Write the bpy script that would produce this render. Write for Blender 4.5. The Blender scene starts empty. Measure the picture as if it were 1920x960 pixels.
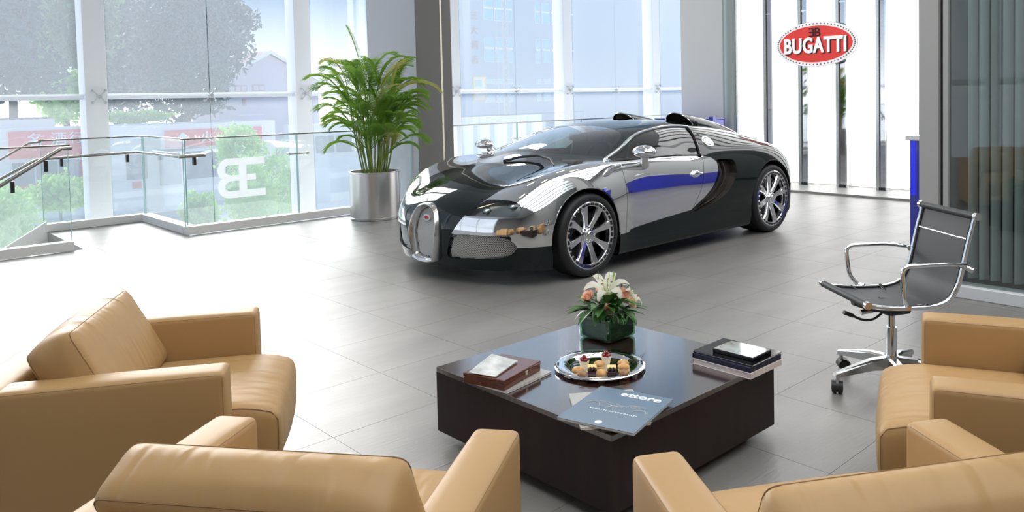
import bpy, bmesh, math, random
import numpy as np
from mathutils import Vector, Matrix
from mathutils.bvhtree import BVHTree
rng = random.Random(7)
scene = bpy.context.scene
COL = scene.collection
pi = math.pi

# ------------------------------------------------------------------ camera
cam_d = bpy.data.cameras.new('camera'); cam = bpy.data.objects.new('camera', cam_d); COL.objects.link(cam)
F_PX, PITCH, ROLL, CX, CY, CAM_H, YAW = 1492.5, 0.0435, 0.0202, 1078.2, 244.0, 1.4601, 0.7791
cam_d.sensor_width = 36.0; cam_d.lens = 36.0*F_PX/1920.0
cam_d.shift_x = (960.0-CX)/1920.0; cam_d.shift_y = (CY-480.0)/1920.0
cam_d.clip_start = 0.05; cam_d.clip_end = 600
def _cw(v):
    c, s = math.cos(YAW), math.sin(YAW)
    return Vector((v[0]*c+v[1]*s, -v[0]*s+v[1]*c, v[2]))
_d = Vector((0, math.cos(PITCH), -math.sin(PITCH))); _z = Vector((0, math.sin(PITCH), math.cos(PITCH))); _x = Vector((1, 0, 0))
_R = _cw(_x*math.cos(ROLL)-_z*math.sin(ROLL)); _U = _cw(_x*math.sin(ROLL)+_z*math.cos(ROLL)); _D = _cw(_d)
M3 = Matrix((( _R.x, _U.x, -_D.x), (_R.y, _U.y, -_D.y), (_R.z, _U.z, -_D.z)))
cam.matrix_world = Matrix.Translation((0, 0, CAM_H)) @ M3.to_4x4()
scene.camera = cam

# ------------------------------------------------------------------ sky, sun, exposure
scene.view_settings.view_transform = 'Standard'; scene.view_settings.look = 'None'
scene.view_settings.gamma = 1.0; scene.view_settings.use_curve_mapping = False
scene.view_settings.exposure = 0.0
world = bpy.data.worlds.new('sky'); scene.world = world; world.use_nodes = True
nt = world.node_tree; nt.nodes.clear()
o_ = nt.nodes.new('ShaderNodeOutputWorld'); b_ = nt.nodes.new('ShaderNodeBackground'); r_ = nt.nodes.new('ShaderNodeValToRGB')
g_ = nt.nodes.new('ShaderNodeNewGeometry'); s_ = nt.nodes.new('ShaderNodeSeparateXYZ')
t_ = nt.nodes.new('ShaderNodeTexCoord')
nt.links.new(t_.outputs['Generated'], s_.inputs[0]); nt.links.new(s_.outputs['Z'], r_.inputs[0])
nt.links.new(r_.outputs[0], b_.inputs[0]); nt.links.new(b_.outputs[0], o_.inputs[0])
cr = r_.color_ramp; cr.elements[0].position = 0.0; cr.elements[0].color = (2.0, 2.02, 2.05, 1)
cr.elements[1].position = 1.0; cr.elements[1].color = (0.25, 0.42, 0.75, 1)
for p, c in ((0.02, (1.5, 1.55, 1.6, 1)), (0.055, (0.80, 0.92, 1.02, 1)), (0.12, (0.17, 0.33, 0.52, 1)), (0.4, (0.22, 0.38, 0.58, 1))):
    e = cr.elements.new(p); e.color = c
b_.inputs[1].default_value = 1.0
sun_d = bpy.data.lights.new('sun', 'SUN'); sun_d.energy = 6.5; sun_d.angle = math.radians(38); sun_d.color = (1.0, 0.98, 0.95)
sun = bpy.data.objects.new('sun', sun_d); COL.objects.link(sun)
sun.rotation_euler = (Vector((0.20, 0.87, 0.43))).to_track_quat('Z', 'Y').to_euler()

# ------------------------------------------------------------------ materials
def mat(name, col=(0.5,0.5,0.5), rough=0.5, metal=0.0, spec=0.5, coat=0.0, emit=None, es=0.0, bump=None, var=None, trans=0.0, sheen=0.0, ior=None):
    m = bpy.data.materials.new(name); m.use_nodes = True
    n = m.node_tree.nodes; l = m.node_tree.links; p = n['Principled BSDF']
    p.inputs['Base Color'].default_value = (*col, 1); p.inputs['Roughness'].default_value = rough
    p.inputs['Metallic'].default_value = metal; p.inputs['Specular IOR Level'].default_value = spec
    p.inputs['Coat Weight'].default_value = coat; p.inputs['Coat Roughness'].default_value = 0.03
    if trans: p.inputs['Transmission Weight'].default_value = trans
    if ior: p.inputs['IOR'].default_value = ior
    if emit: p.inputs['Emission Color'].default_value = (*emit, 1); p.inputs['Emission Strength'].default_value = es
    if bump or var:
        tc = n.new('ShaderNodeTexCoord')
    if bump:   # (scale, strength, distance, stretch)
        mp = n.new('ShaderNodeMapping'); mp.inputs['Scale'].default_value = bump[3] if len(bump) > 3 else (1,1,1)
        nz = n.new('ShaderNodeTexNoise'); nz.inputs['Scale'].default_value = bump[0]; nz.inputs['Detail'].default_value = 5
        bp = n.new('ShaderNodeBump'); bp.inputs['Strength'].default_value = bump[1]; bp.inputs['Distance'].default_value = bump[2]
        l.new(tc.outputs['Object'], mp.inputs[0]); l.new(mp.outputs[0], nz.inputs['Vector'])
        l.new(nz.outputs['Fac'], bp.inputs['Height']); l.new(bp.outputs[0], p.inputs['Normal'])
    if var:    # (scale, col2, stretch)
        mp = n.new('ShaderNodeMapping'); mp.inputs['Scale'].default_value = var[2] if len(var) > 2 else (1,1,1)
        nz = n.new('ShaderNodeTexNoise'); nz.inputs['Scale'].default_value = var[0]; nz.inputs['Detail'].default_value = 4
        rp = n.new('ShaderNodeValToRGB'); rp.color_ramp.elements[0].position = 0.35; rp.color_ramp.elements[1].position = 0.65
        rp.color_ramp.elements[0].color = (*col, 1); rp.color_ramp.elements[1].color = (*var[1], 1)
        l.new(tc.outputs['Object'], mp.inputs[0]); l.new(mp.outputs[0], nz.inputs['Vector'])
        l.new(nz.outputs['Fac'], rp.inputs[0]); l.new(rp.outputs[0], p.inputs['Base Color'])
    return m
def glass_mat(name, tint=(0.9,0.95,0.95), refl=1.0, rough=0.0, veil=0.0, veilcol=(0.9,0.95,1.0)):
    m = bpy.data.materials.new(name); m.use_nodes = True
    n = m.node_tree.nodes; l = m.node_tree.links; n.clear()
    o = n.new('ShaderNodeOutputMaterial'); t = n.new('ShaderNodeBsdfTransparent'); g = n.new('ShaderNodeBsdfGlossy')
    lw = n.new('ShaderNodeLayerWeight'); lw.inputs['Blend'].default_value = .5; pw = n.new('ShaderNodeMath'); pw.operation = 'POWER'; pw.inputs[1].default_value = 5
    f = n.new('ShaderNodeMath'); f.operation = 'MULTIPLY_ADD'; f.inputs[1].default_value = .96; f.inputs[2].default_value = .04; mx = n.new('ShaderNodeMixShader')
    l.new(lw.outputs['Facing'], pw.inputs[0]); l.new(pw.outputs[0], f.inputs[0])
    mu = n.new('ShaderNodeMath'); mu.operation = 'MULTIPLY'; mu.inputs[1].default_value = refl; mu.use_clamp = True
    t.inputs[0].default_value = (*tint, 1); g.inputs['Roughness'].default_value = rough; g.inputs[0].default_value = (1,1,1,1)
    l.new(f.outputs[0], mu.inputs[0]); l.new(mu.outputs[0], mx.inputs[0]); l.new(g.outputs[0], mx.inputs[2])
    if veil > 0:   # translucent layer: stands in for outdoor haze and whitens the added flank
        d = n.new('ShaderNodeBsdfTranslucent'); d.inputs[0].default_value = (*veilcol, 1)
        m2 = n.new('ShaderNodeMixShader'); m2.inputs[0].default_value = veil
        l.new(t.outputs[0], m2.inputs[1]); l.new(d.outputs[0], m2.inputs[2]); l.new(m2.outputs[0], mx.inputs[1])
    else: l.new(t.outputs[0], mx.inputs[1])
    l.new(mx.outputs[0], o.inputs[0]); return m
MT = {}
MT['white_wall'] = mat('white_wall', (0.72,0.71,0.69), 0.7)
MT['grey_wall'] = mat('grey_wall', (0.36,0.36,0.35), 0.6)
MT['white_frame'] = mat('white_frame', (0.90,0.93,0.96), 0.5)
MT['kerb'] = mat('kerb', (0.86,0.845,0.82), 0.5, bump=(30,0.1,0.002))
MT['chrome'] = mat('chrome', (0.86,0.87,0.88), 0.04, 1.0)
MT['steel'] = mat('steel', (0.62,0.62,0.61), 0.22, 1.0)
MT['brushed'] = mat('brushed', (0.66,0.65,0.63), 0.28, 1.0, bump=(60,0.05,0.001,(1,1,0.05)))
MT['dark_metal'] = mat('dark_metal', (0.05,0.05,0.055), 0.35, 0.6)
MT['black'] = mat('black', (0.012,0.012,0.013), 0.45)
MT['black_gloss'] = mat('black_gloss', (0.008,0.008,0.009), 0.08)
MT['white_gloss'] = mat('white_gloss', (0.85,0.85,0.84), 0.3)

# ------------------------------------------------------------------ helpers
def link(o, parent=None):
    COL.objects.link(o)
    if parent is not None: o.parent = parent
    return o
def tag(o, label=None, cat=None, group=None, kind=None):
    if label: o['label'] = label
    if cat: o['category'] = cat
    if group: o['group'] = group
    if kind: o['kind'] = kind
    return o
def empty(name, loc=(0,0,0), rz=0.0, label=None, cat=None, group=None, kind=None, parent=None):
    o = bpy.data.objects.new(name, None); o.location = loc; o.rotation_euler = (0,0,rz); o.empty_display_size = 0.1
    link(o, parent); return tag(o, label, cat, group, kind)
def mesh(name, V, F, m=None, parent=None, smooth=False, N=None, sharp=None):
    me = bpy.data.meshes.new(name); me.from_pydata([tuple(map(float, v)) for v in V], [], [tuple(map(int, f)) for f in F]); me.update()
    if m is not None: me.materials.append(m)
    if smooth: me.polygons.foreach_set('use_smooth', [True]*len(me.polygons))
    if N is not None: me.normals_split_custom_set_from_vertices([tuple(map(float, x)) for x in N])
    if sharp is not None and smooth: me.set_sharp_from_angle(angle=math.radians(sharp))
    return link(bpy.data.objects.new(name, me), parent)
def bmobj(name, bm, m, parent=None, smooth=False, sharp=None):
    bmesh.ops.recalc_face_normals(bm, faces=bm.faces)
    me = bpy.data.meshes.new(name); bm.to_mesh(me); bm.free()
    if m is not None: me.materials.append(m)
    if smooth:
        me.polygons.foreach_set('use_smooth', [True]*len(me.polygons))
        if sharp: me.set_sharp_from_angle(angle=math.radians(sharp))
    return link(bpy.data.objects.new(name, me), parent)
def box_bm(bm, c, s, rot=None, bevel=0.0, seg=2):
    r = bmesh.ops.create_cube(bm, size=1.0)
    vs = r['verts']
    M = Matrix.Translation(c) @ (rot if rot is not None else Matrix.Identity(4)) @ Matrix.Diagonal((*s, 1))
    bmesh.ops.transform(bm, matrix=M, verts=vs)
    if bevel > 0:
        es = list({e for v in vs for e in v.link_edges})
        bmesh.ops.bevel(bm, geom=es, offset=bevel, segments=seg, affect='EDGES', profile=0.5)
def box(name, c, s, m, parent=None, bevel=0.0, rz=0.0, seg=2, rot=None):
    bm = bmesh.new()
    R = rot if rot is not None else Matrix.Rotation(rz, 4, 'Z')
    box_bm(bm, c, s, R, bevel, seg)
    o = bmobj(name, bm, m, parent, smooth=bevel > 0, sharp=None)
    if bevel > 0: wn = o.modifiers.new('wn', 'WEIGHTED_NORMAL'); wn.weight = 90
    return o
def span(name, a, b, m, parent=None, bevel=0.0, seg=2):   # box between two corners
    a, b = Vector(a), Vector(b)
    return box(name, (a+b)/2, [abs(x) for x in (b-a)], m, parent, bevel, seg=seg)
def frames(P, closed=False):
    P = [Vector(p) for p in P]; n = len(P); T = []
    for i in range(n):
        if closed: t = P[(i+1) % n]-P[i-1]
        else: t = P[min(i+1, n-1)]-P[max(i-1, 0)]
        T.append(t.normalized())
    up = Vector((0,0,1)) if abs(T[0].z) < 0.9 else Vector((1,0,0))
    A = []; a = (up-T[0]*up.dot(T[0])).normalized()
    for i in range(n):
        a = (a-T[i]*a.dot(T[i])).normalized(); A.append(a)
    return P, T, A
def tube_data(P, r, seg=8, closed=False, flat=None, cap=True, V=None, F=None):
    P, T, A = frames(P, closed); n = len(P); V = [] if V is None else V; F = [] if F is None else F; b0 = len(V)
    for i in range(n):
        B = T[i].cross(A[i]); rr = r[i] if hasattr(r, '__len__') else r
        for k in range(seg):
            t = 2*pi*k/seg
            ra, rb = (rr, rr) if flat is None else (rr, rr*flat)
            V.append(P[i]+A[i]*math.cos(t)*ra+B*math.sin(t)*rb)
    for i in range(n if closed else n-1):
        j = (i+1) % n
        for k in range(seg):
            k2 = (k+1) % seg
            F.append((b0+i*seg+k, b0+i*seg+k2, b0+j*seg+k2, b0+j*seg+k))
    if cap and not closed:
        F.append(tuple(b0+k for k in range(seg))[::-1]); F.append(tuple(b0+(n-1)*seg+k for k in range(seg)))
    return V, F
def tube(name, P, r, m, parent=None, seg=8, closed=False, flat=None):
    V, F = tube_data(P, r, seg, closed, flat)
    o = mesh(name, V, F, m, parent, smooth=True); o.data.set_sharp_from_angle(angle=math.radians(50)); return o
def lathe(name, prof, m, parent=None, seg=32, c=(0,0,0), axis='Z', cap=False, sharp=35, arc=None):
    V = []; F = []; n = len(prof); c = Vector(c)
    for k in range(seg):
        t = 2*pi*k/seg
        for (r, z) in prof:
            p = Vector((r*math.cos(t), r*math.sin(t), z))
            if axis == 'Y': p = Vector((p.x, p.z, p.y))
            if axis == 'X': p = Vector((p.z, p.x, p.y))
            V.append(c+p)
    for k in range(seg):
        k2 = (k+1) % seg
        for i in range(n-1): F.append((k*n+i, k2*n+i, k2*n+i+1, k*n+i+1))
    if axis == 'Y': F = [f[::-1] for f in F]
    return mesh(name, V, F, m, parent, smooth=True, sharp=sharp)
def catmull(P, n=8, closed=False):
    P = [np.array(p, float) for p in P]; m = len(P); out = []
    rngi = range(m) if closed else range(m-1)
    for i in rngi:
        if closed: a, b, c, d = P[i-1], P[i], P[(i+1) % m], P[(i+2) % m]
        else: a, b, c, d = P[max(i-1,0)], P[i], P[i+1], P[min(i+2,m-1)]
        for k in range(n):
            t = k/n
            out.append(0.5*((2*b)+(-a+c)*t+(2*a-5*b+4*c-d)*t*t+(-a+3*b-3*c+d)*t**3))
    if not closed: out.append(P[-1])
    return out
def round_path(P, r, n=6):
    P = [Vector(p) for p in P]; out = [P[0]]
    for i in range(1, len(P)-1):
        a = (P[i-1]-P[i]); b = (P[i+1]-P[i]); rr = min(r, a.length*0.49, b.length*0.49)
        a = P[i]+a.normalized()*rr; b = P[i]+b.normalized()*rr
        for k in range(n+1):
            t = k/n; out.append(a*(1-t)**2+P[i]*2*t*(1-t)+b*t*t)
    out.append(P[-1]); return out
def prism(name, pts, z0, z1, m, parent=None, bevel=0.0):
    bm = bmesh.new(); vs = [bm.verts.new((x, y, z0)) for x, y in pts]; f = bm.faces.new(vs)
    r = bmesh.ops.extrude_face_region(bm, geom=[f]); bmesh.ops.translate(bm, vec=(0,0,z1-z0), verts=[v for v in r['geom'] if isinstance(v, bmesh.types.BMVert)])
    return bmobj(name, bm, m, parent, smooth=False)
def text_mesh(body, size, depth=0.0, offset=0.0, sx=1.0, res=3, space=1.0):
    cu = bpy.data.curves.new('t', 'FONT'); cu.body = body; cu.size = size; cu.extrude = depth; cu.offset = offset
    cu.space_character = space; cu.align_x = 'CENTER'; cu.align_y = 'CENTER'; cu.resolution_u = res
    ob = bpy.data.objects.new('t', cu); COL.objects.link(ob); dg = bpy.context.evaluated_depsgraph_get()
    me = bpy.data.meshes.new_from_object(ob.evaluated_get(dg)); COL.objects.unlink(ob); bpy.data.objects.remove(ob)
    me.transform(Matrix.Diagonal((sx, 1, 1, 1))); return me
def text(name, body, size, m, M, parent=None, depth=0.0, offset=0.0, sx=1.0):
    me = text_mesh(body, size, depth, offset, sx); me.materials.clear(); me.materials.append(m); me.transform(M)
    return link(bpy.data.objects.new(name, me), parent)
def copy_tree(o, parent=None):
    c = o.copy(); COL.objects.link(c)
    if parent is not None: c.parent = parent
    for ch in list(o.children): copy_tree(ch, c)
    return c
# ================================================================== room shell
CEIL = 5.6
def floor_material(name, col, col2):
    m = mat(name, col, 0.40, 0.0, 1.0, bump=(30, 0.35, 0.004, (.30, 2.6, 1)), var=(2.2, col2, (.5, 1.5, 1)))
    n = m.node_tree.nodes; l = m.node_tree.links; g = n.new('ShaderNodeNewGeometry')
    for q in [x for x in n if x.type == 'MAPPING']: l.new(g.outputs['Position'], q.inputs[0])
    return m
MT['tile'] = floor_material('floor_tile', (0.178,0.168,0.156), (0.225,0.214,0.200))
MT['grout'] = mat('grout', (0.10,0.094,0.088), 0.8)
floor = span('floor', (-6, -4, -.30), (11.9, 9.22, -.012), MT['grout']); tag(floor, kind='structure')
TS = 0.572; ox, oy = 1.045, 3.740
tile_me = box('tile', (0,0,-.006), (TS-.0018, TS-.0018, .0121), MT['tile'])
tme = tile_me.data; COL.objects.unlink(tile_me); bpy.data.objects.remove(tile_me)
def proj(x, y, z):
    v = Vector((x, y, z-CAM_H)); d = v.dot(_D)
    if d < 0.2: return None
    return (CX+F_PX*v.dot(_R)/d, CY-F_PX*v.dot(_U)/d, d)
cand = []; rest = []
for i in range(-13, 20):
    for j in range(-14, 11):
        x = ox+(i+.5)*TS; y = oy+(j+.5)*TS
        if x > 11.0 or y > 9.3 or x < -6 or y < -4: continue
        p = proj(x, y, 0)
        vis = p is not None and -120 < p[0] < 2040 and 300 < p[1] < 1150 and x > .2
        (cand if vis and not (y < 1.7 and x > 5.9) else rest).append((p[2] if p else 99, x, y))
cand.sort(); rest += cand[300:]; cand = cand[:300]
for d, x, y in cand:
    y1 = min(y+TS/2, 9.22)
    o = bpy.data.objects.new('tile', tme); o.location = (x, y, 0); link(o, floor)
    if y+TS/2 > 9.24: o.location.y = (y-TS/2+9.22)/2; o.scale.y = (9.22-(y-TS/2))/TS
bm = bmesh.new()
for d, x, y in rest: box_bm(bm, (x, y, -.006), (TS-.004, TS-.004, .012))
tag(bmobj('tiles', bm, MT['tile'], floor), kind='stuff')
# landing of the stairs
landing = span('floor', (2.08, 9.22, -.30), (3.10, 10.95, 0), MT['tile']); tag(landing, kind='structure')
# ceiling: luminous bays between dark beams running along the car
MT['ceiling'] = mat('ceiling', (0.62,0.63,0.64), 0.8)
MT['downlight'] = mat('downlight', (1,.9,.7), .4, emit=(1,.82,.55), es=30)
MT['bay'] = mat('luminous_bay', (0.9,0.9,0.9), 0.5, emit=(0.93,0.97,1.0), es=3.0)
MT['beam'] = mat('beam', (0.03,0.03,0.032), 0.5)
ceiling = span('ceiling', (-6, -4, CEIL), (11.9, 11.9, CEIL+.2), MT['ceiling']); tag(ceiling, kind='structure')
for k in range(6):
    y = -3.2+1.28*k
    span('luminous_panel', (-.8, y-.56, CEIL-.06), (10.5, y+.56, CEIL-.02), MT['bay'], ceiling)
    span('beam', (-1, y+.575, CEIL-.20), (11, y+.705, CEIL), MT['beam'], ceiling)
for (x, y) in [(x_, y_) for x_ in (1.5, 4.2, 7.0) for y_ in (4.6, 7.2)]:
    for q in range(3):
        lathe('downlight', [(.0005,CEIL-.012),(.055,CEIL-.012),(.07,CEIL-.03),(.075,CEIL)], MT['downlight'], ceiling, 16, c=(x+.22*q, y, 0))
MT['dark_wall'] = mat('dark_wall', (0.22,0.21,0.20), 0.7)
# outer walls of the hall (beside and behind the camera)
for nm, a, b in (('wall_back', (-6.2,-4.2,-.3), (11.9,-4,CEIL)), ('wall_front', (11.9,-4.2,-.3), (12.1,2.2,CEIL)), ('wall_left', (-6.2,-4,-.3), (-6,2.5,CEIL))):
    tag(span(nm, a, b, MT['white_wall'] if nm == 'wall_front' else MT['dark_wall']), kind='structure')
# ---------------------------------------------------------------- light wall with the sign
WR = empty('wall_right', kind='structure')
MT['backlit'] = mat('backlit_panel', (0.9,0.9,0.9), 0.4, emit=(1,1,.99), es=2.6)
MT['pil'] = mat('pilaster_mirror', (0.55,0.55,0.57), 0.03, 1.0)
span('wall_core', (11.15, 2.2, -.3), (11.9, 7.45, CEIL), MT['grey_wall'], WR)
edges = [7.34, 6.855, 6.683, 6.250, 6.073, 5.636, 5.454, 5.033, 4.864, 4.43]
pan = [(7.33, 6.86), (6.68, 6.255), (6.07, 5.64), (5.45, 5.04), (4.86, 4.44)]
for k in range(2): pan.append((4.25-.6*k, 3.83-.6*k))
for (a, b) in pan: span('light_panel', (11.03, b, .06), (11.14, a, CEIL-.05), MT['backlit'], WR)
pil = [(6.855,6.683),(6.250,6.073),(5.636,5.454),(5.033,4.864),(4.43,4.26),(3.82,3.65)]
for (a, b) in pil:
    # side strips of polished metal, mirror face between, glass edge strip on the right
    span('pilaster_mirror', (10.985, b+.035, .03), (11.03, a-.055, CEIL), MT['pil'], WR)
    span('pilaster_strip', (10.96, a-.055, .03), (11.05, a, CEIL), MT['steel'], WR, .006)
    span('pilaster_strip', (10.96, b+.008, .03), (11.05, b+.035, CEIL), MT['chrome'], WR, .004)
    span('pilaster_foot', (10.95, b+.03, .03), (11.0, a-.05, .07), MT['dark_metal'], WR)
    span('pilaster_joint', (10.975, b+.035, 2.66 if a > 6 else 2.74), (11.0, a-.055, 2.68 if a > 6 else 2.76), MT['chrome'], WR)
for k in range(2): span('edge_strip', (10.98, 7.335+.03*k, .03), (11.04, 7.345+.03*k, CEIL), MT['steel'] if k else MT['chrome'], WR)
span('wall_base', (10.28, 3.0, 0), (11.15, 7.36, .03), mat('stone_step', (0.33,0.32,0.31), .4), WR)
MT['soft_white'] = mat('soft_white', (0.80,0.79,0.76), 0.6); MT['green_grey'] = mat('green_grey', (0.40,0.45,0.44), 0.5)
WB = empty('wall_end', kind='structure')
span('wall_panel', (11.0, 7.62, 0), (11.2, 8.50, CEIL), MT['soft_white'], WB)
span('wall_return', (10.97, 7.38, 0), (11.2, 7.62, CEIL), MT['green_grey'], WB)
lathe('wall_round_column', [(.12,0),(.12,CEIL)], MT['green_grey'], WB, 24, c=(11.05, 7.50, 0))  # plain green-grey round column at the wall end
# blue counter behind the car
MT['blue'] = mat('blue_panel', (0.035,0.045,0.42), 0.12, coat=.5)
MT['blue_glass'] = mat('blue_glass', (0.02,0.03,0.75), 0.15, emit=(0.03,0.04,0.9), es=.35)
CT = empty('counter', (10.6, 7.9, 0), 0, 'low blue display counter behind the car, against the white wall', 'counter')
span('counter_body', (-.15, -.42, 0), (.2, .75, 1.03), MT['blue'], CT, .01); span('counter_top', (-.16, -.43, 1.03), (.21, .76, 1.045), MT['blue'], CT, .004)
span('counter_post', (-.19, -.47, 0), (-.10, -.39, 1.08), MT['blue'], CT, .004)
# reception desk, its end visible right of the light wall
DK = empty('reception_desk', (6.80, 2.65, 0), 0, 'glossy blue reception desk with white top seen beside the grey door jamb', 'desk')
span('desk_front', (0.0, -2.2, 0), (4.1, -2.05, 1.08), MT['blue'], DK, .004); span('desk_wing', (0.0, -2.05, 0), (.14, .12, 1.02), MT['blue'], DK, .004)
span('desk_end', (.0, .12, 0.55), (.14, .17, 1.02), MT['blue_glass'], DK, .003); span('desk_end_base', (.0, .12, 0), (.14, .17, .55), MT['blue'], DK, .003)
span('desk_top', (-.03, -2.05, 1.02), (.20, .20, 1.06), MT['white_gloss'], DK, .004); span('desk_top', (-.03, -2.4, 1.08), (4.1, -2.0, 1.12), MT['white_gloss'], DK, .004)
# ---------------------------------------------------------------- right glass partition with blinds
WG = empty('wall_partition', kind='structure')
MT['jamb'] = mat('jamb', (0.40,0.39,0.375), 0.55)
GX = 5.75
span('jamb', (GX-.02, 2.178, 0), (GX+.55, 2.312, CEIL), MT['jamb'], WG, .004)
span('jamb_groove', (GX+.03, 2.155, 0), (GX+.15, 2.178, CEIL), MT['dark_metal'], WG)
span('jamb_frame', (GX, 2.121, 0), (GX+.12, 2.155, CEIL), MT['jamb'], WG, .004)
MT['kerb_w'] = mat('kerb_white', (0.66,0.66,0.67), 0.45)
span('partition_kerb', (GX-.02, -4, 0), (GX+.14, 2.121, .085), MT['kerb_w'], WG, .006)
MT['partglass'] = glass_mat('partition_glass', (0.80,0.84,0.83), 1.3)
span('partition_pane', (GX+.03, -4, .085), (GX+.042, 2.121, CEIL), MT['partglass'], WG)
span('office_back_wall', (6.58, -4, 0), (6.66, 2.3, CEIL), mat('office_wall', (0.10,0.10,0.10), .7), WG)
span('office_side_wall', (6.31, 2.2, 0), (6.58, 2.3, CEIL), mat('office_side', (0.20,0.20,0.195), .7), WG)
BL = empty('vertical_blind', (GX+.16, 2.05, 0), 0, 'grey-green vertical slat blind hanging behind the right glass partition', 'blind')
MT['slat'] = mat('blind_slat', (0.50,0.54,0.53), 0.6, var=(3,(0.46,0.50,0.49)))
for k in range(30):
    y = -.02-.076*k; bm = bmesh.new()
    V = [];  nseg = 4
    for i in range(nseg+1):
        t = i/nseg-.5; V.append((t*.046, t*.060+.006*math.cos(t*pi)))
    VV = [(y_*-1+.06, y+x_, z) for (x_, y_) in V for z in (.10, CEIL-.2)]
    FF = [(2*i, 2*i+2, 2*i+3, 2*i+1) for i in range(nseg)]
    n0 = len(VV); VV += [(a+.0015, b, c) for a, b, c in VV]; FF += [tuple(n0+i for i in f[::-1]) for f in FF]
    mesh('slat', VV, FF, MT['slat'], BL, smooth=True)
span('head_rail', (.02, -2.3, CEIL-.2), (.10, .04, CEIL-.14), MT['dark_metal'], BL)
# ---------------------------------------------------------------- big column
CM = empty('wall_column', kind='structure')
MT['col_light'] = mat('column_light', (0.42,0.42,0.44), 0.45); MT['col_shaded'] = mat('column_shaded', (0.15,0.148,0.144), 0.5, var=(2,(0.17,0.168,0.163),(1,1,.2)))  # interior face darkened in its colour, mostly for the shade there
MT['brass'] = mat('brass_strip', (0.80,0.76,0.62), 0.25, .6)
c0, c1 = (6.05, 9.15), (6.63, 10.40)
span('column_core', (c0[0]+.02, c0[1]+.02, -.3), (c1[0], c1[1], CEIL), MT['col_light'], CM)
span('cladding_panel', (c0[0], c0[1]+.0, -.3), (c0[0]+.02, c1[1], CEIL), MT['col_light'], CM)
span('cladding_panel', (c0[0]+.004, c0[1]-.006, -.3), (c0[0]+.395, c0[1]+.02, CEIL), MT['col_shaded'], CM)
span('cladding_panel', (c0[0]+.425, c0[1]-.006, -.3), (c1[0], c0[1]+.02, CEIL), MT['col_shaded'], CM)
span('cladding_strip', (c0[0]+.395, c0[1]-.010, -.3), (c0[0]+.425, c0[1]+.02, CEIL), MT['brass'], CM)
# ---------------------------------------------------------------- window wall
MT['fitting'] = mat('fitting', (0.62,0.64,0.66), .35, .3)
MT['pane'] = glass_mat('window_pane', (1,1,1), 1.0, veil=.115, veilcol=(.86,.93,1.0))
WY = 11.6; ZB = -4.2
colx = [-5.7, -2.85, 0.0, 2.83, 5.64, 8.47, 11.3, 14.1, 17.0]
for k in range(len(colx)-1):
    a, b = colx[k], colx[k+1]; W = empty('window_%d' % (k+1), kind='structure')
    span('mullion', (a-.13, WY, ZB), (a+.13, WY+.30, CEIL), MT['white_frame'], W, .01)
    for z in (1.57, -1.6, 4.4): span('transom', (a+.13, WY+.05, z-.036), (b-.13, WY+.13, z+.036), MT['white_frame'], W, .004)
    zs = (ZB, -1.6, 1.57, 4.4, CEIL)
    for q in range(4):
        for (xa, xb) in ((a+.13, (a+b)/2-.006), ((a+b)/2+.006, b-.13)):
            span('pane', (xa, WY-.012, zs[q]+.008), (xb, WY, zs[q+1]-.008), MT['pane'], W)
    for x in ((a+b)/2, a+.02 if k else a, ):
        for z in (1.57,):
            bm = bmesh.new(); 
            for dx in (-1, 1):
                for dz in (-1, 1):
                    d = Vector((.075*dx, 0, .075*dz)); L = d.length
                    R = Vector((0,0,1)).rotation_difference(d).to_matrix().to_4x4()
                    r = bmesh.ops.create_cone(bm, cap_ends=True, segments=8, radius1=.008, radius2=.008, depth=L); bmesh.ops.transform(bm, matrix=Matrix.Translation(Vector((x, WY-.05, z))+d/2) @ R, verts=r['verts'])
                    r = bmesh.ops.create_cone(bm, cap_ends=True, segments=12, radius1=.016, radius2=.016, depth=.03); bmesh.ops.transform(bm, matrix=Matrix.Translation(Vector((x, WY-.03, z))+d) @ Matrix.Rotation(pi/2, 4, 'X'), verts=r['verts'])
            r = bmesh.ops.create_cone(bm, cap_ends=True, segments=12, radius1=.025, radius2=.025, depth=.08); bmesh.ops.transform(bm, matrix=Matrix.Translation((x, WY-.04, z)) @ Matrix.Rotation(pi/2, 4, 'X'), verts=r['verts'])
            bmobj('glass_fitting', bm, MT['fitting'], W, smooth=True, sharp=40)
MT['flank_glow'] = glass_mat('flank_glow_pane', (1,1,1), 1.0, veil=.7, veilcol=(.95,.96,.97))
for k in range(3):      # added unseen flank; its milky panes put a white glow on the chrome
    a = 2.5+3.0*k; W = empty('window_%d' % (k+9), kind='structure')
    span('mullion', (-6.2, a, -.3), (-6, a+.18, CEIL), MT['white_frame'], W, .01)
    span('pane', (-6.1, a+.18, -.3), (-6.09, a+3.0, CEIL), MT['flank_glow'], W); span('transom', (-6.15, a+.18, 1.5), (-6.05, a+3.0, 1.6), MT['white_frame'], W)
# end wall on the left of the atrium, lower floor
tag(span('wall_atrium', (16.9, 8.6, ZB), (17.1, 11.9, CEIL), MT['white_wall']), kind='structure')
tag(span('floor', (-6, 9.2, ZB-.1), (17, 11.9, ZB), mat('lower_floor', (0.55,0.55,0.55), .6)), kind='structure')
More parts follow.
